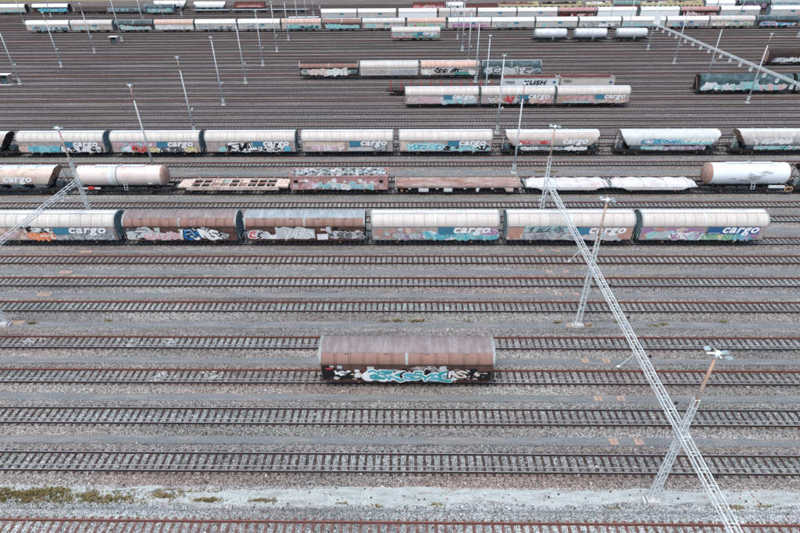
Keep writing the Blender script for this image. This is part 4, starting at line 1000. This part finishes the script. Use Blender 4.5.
t = thing('sign_board', 'white sign board standing at the far end of the upper right beam', 'sign board', (72.9, 166.4, 0))
g = MB(); g.box(-.95, .95, -.06, .06, 7.2, 9.7, LAMPW); g.build('board', t)
g = MB(); g.tube((-.7, .12, 7.0), (-.7, .12, 9.6), .06, GREYL, 6); g.tube((.7, .12, 7.0), (.7, .12, 9.6), .06, GREYL, 6); g.box(-.8, .8, .0, .3, 6.95, 7.18, GREYL); g.build('bracket', t)

# ------------------------------------------------------------------ small things
CV = [((16.0, 34.2), 'on the path beyond the lone brown van'), ((15.8, 29.75), 'on first path this side of lone brown van'), ((15.7, 25.45), 'near crossing of lattice mast and beam, lowest pair'), ((16.1, 52.9), 'just in front of the nearest long train'), ((16.0, 48.4), 'on second path before nearest train'), ((16.0, 44.2), 'on third path before nearest train'), ((15.9, 39.1), 'flanking the foot of the middle lattice mast')]
for (x, y), l in CV:
    for dx, s in ((0, 'left'), (1.9, 'right')):
        g = MB(); g.box(-.34, .34, -.28, .28, -.02, .03, TANCOV); g.box(-.012, .012, -.27, .27, .03, .032, DARK)
        o = g.build('cable_cover', None, (x+dx, y, -.10)); tag(o, '%s cover of the orange-tan pair %s' % (s, l), 'cable cover', 'orange-tan cable covers')
for y, l in ((52.6, 'just below nearest train'), (48.2, 'second path below nearest train'), (44.0, 'third path below nearest train'), (39.3, 'at the left lattice mast foot')):
    g = MB(); g.box(-.75, .75, -.30, .30, -.02, .03, TANCOV); g.box(-.012, .012, -.28, .28, .03, .032, DARK)
    o = g.build('cable_cover', None, (-39.1, y, -.10)); tag(o, 'wide orange-tan cable cover near the left edge, %s' % l, 'cable cover', 'orange-tan cable covers')
def hut(label, X, Y):
    t = thing('track_shelter', label, 'shelter', (X, Y, -.1), 0, 'small track shelters')
    g = MB(); g.box(-1.1, 1.1, .8, .9, 0, 2.2, DTEAL); g.box(-1.2, -1.1, -.7, .9, 0, 2.2, TANCOV); g.box(1.1, 1.2, -.7, .9, 0, 2.2, TANCOV); g.build('wall', t)
    g = MB(); g.box(-1.45, 1.45, -.5, 1.15, 2.2, 2.32, LAMPW); g.build('roof', t)
    g = MB(); g.box(-.8, .8, -.5, .7, .05, 1.3, DTEAL); g.build('cabinet', t)
    g = MB(); g.box(-1.7, 1.7, -1.3, 1.2, -.05, .05, CONC); g.build('slab', t)
hut('small white-roofed shelter with dark cabinet at the left edge', -100.1, 131.3)
hut('small white-roofed shelter below the longest far van row', -96.6, 181.3)
# pale dust blotches on the sleepers
r = random.Random(2)
g = MB()
for x, y in ((-35.8, 36.3), (-26.3, 36.3), (-22.6, 36.4), (-21.6, 31.9), (-17.2, 32.0)):
    for k in range(34):
        a = x+r.gauss(0, .5)+.0; b = y+r.uniform(-.6, .75); s = r.uniform(.04, .13)
        g.poly([(a+s*math.cos(q*PI/3)*1.2, b+s*math.sin(q*PI/3), .0315+k*.0003) for q in range(6)], PALEP)
o = g.build('spilled_powder'); tag(o, 'pale powder spilled between rails left of the lone brown van', 'spilled powder', kind='stuff')
# weeds: many small blades in tufts
def tufts(name, label, spots, mats, seed):
    r = random.Random(seed); g = MB()
    for cx, cy, sx, sy, n, hh in spots:
        for k in range(n):
            x = cx+r.gauss(0, sx); y = cy+r.gauss(0, sy); m = r.choice(mats)
            for b in range(5):
                a = r.uniform(0, 2*PI); l = hh*r.uniform(.4, 1.2); w_ = r.uniform(.018, .045); dx, dy = math.cos(a), math.sin(a)
                bx, by = x+dx*.03, y+dy*.03; tx, ty = x+dx*l*.9, y+dy*l*.9
                g.poly([(bx-dy*w_, by+dx*w_, -.12), (bx+dy*w_, by-dx*w_, -.12), (tx+dy*w_*.3, ty-dx*w_*.3, -.12+l), (tx-dy*w_*.3, ty+dx*w_*.3, -.12+l)], m)
    o = g.build(name); tag(o, label, 'weeds', kind='stuff'); return o
sp = []
rr = random.Random(6)
for k in range(60): x = -29+rr.random()**1.4*13; sp.append((x, 20.55+rr.uniform(-.26, .28), .4, .12, rr.choice((8, 18, 34)), rr.choice((.07, .1, .15))))
for k in range(22): x = -29+rr.random()*7; sp.append((x, 20.95+rr.uniform(-.2, .35), .4, .10, 30, .10))
for k in range(9): sp.append((-21+rr.uniform(0, 8), 21.15+rr.uniform(-.1, .1), .4, .05, 16, .08))
for x, n in ((-14.2, 60), (-13.7, 60), (-13.2, 40), (-10.6, 30), (-10.0, 40), (-9.4, 24)): sp.append((x, 20.45, .3, .08, n, .10))
for x in (-4.5, -2.0, 2.0, 14.0, 21, 21.8, 22.4, 24): sp.append((x, 20.2+rr.uniform(-.1, .1), .35, .05, 22, .09))
tufts('moss_weeds', 'olive and yellow moss and weeds growing on the pale dusty path', sp, [WEED1, WEED2], 1)
sp = [(x, y, .25, .09, n, .14) for x, y, n in ((-2.3, 39.65, 30), (-1.0, 39.7, 44), (.6, 39.65, 44), (1.2, 39.7, 30), (6, 39.7, 12), (14.8, 39.5, 30), (20.6, 39.6, 14), (24, 39.0, 26), (25, 39.2, 30), (17.8, 39.0, 26), (-37.5, 39.2, 40), (-30, 39.6, 14), (31, 39.6, 20))]
sp += [(x, 57.2, .5, .15, 30, .15) for x in (-2, 60, 62, 63)] + [(20.5+k*.5, 76.2, .4, .1, 30, .15) for k in range(6)]
tufts('weeds', 'sparse green weeds along the grey mast paths', sp, [WEED1, WEED1, WEED2], 2)
# loose larger stones and litter that break up the near ballast
r = random.Random(12); g = MB(); sm_ = [BAL_MID, CONC, SLEEP, GREYR, BANDB]
for k in range(6500):
    Y = 17+r.random()**1.25*34; X = r.uniform(-1, 1)*halfw(Y)
    near = min(TR, key=lambda t: abs(t-Y)); dy = abs(Y-near)
    if dy > 1.7 and not (19.9 < Y < 22 and r.random() < .6): continue
    z = .0 if dy < 1.7 else -.10
    s = r.uniform(.03, .065); a = r.uniform(0, 6)
    M = Matrix.Translation((X, Y, z+s*.3)) @ Matrix.Rotation(a, 4, 'Z') @ Matrix.Rotation(r.uniform(-.5, .5), 4, 'X')
    g.box(-s, s, -s*.8, s*.8, -s*.6, s*.5, r.choice(sm_), M)
o = g.build('loose_stones'); tag(o, 'loose stones scattered over the near ballast beds', 'loose stones', kind='stuff')
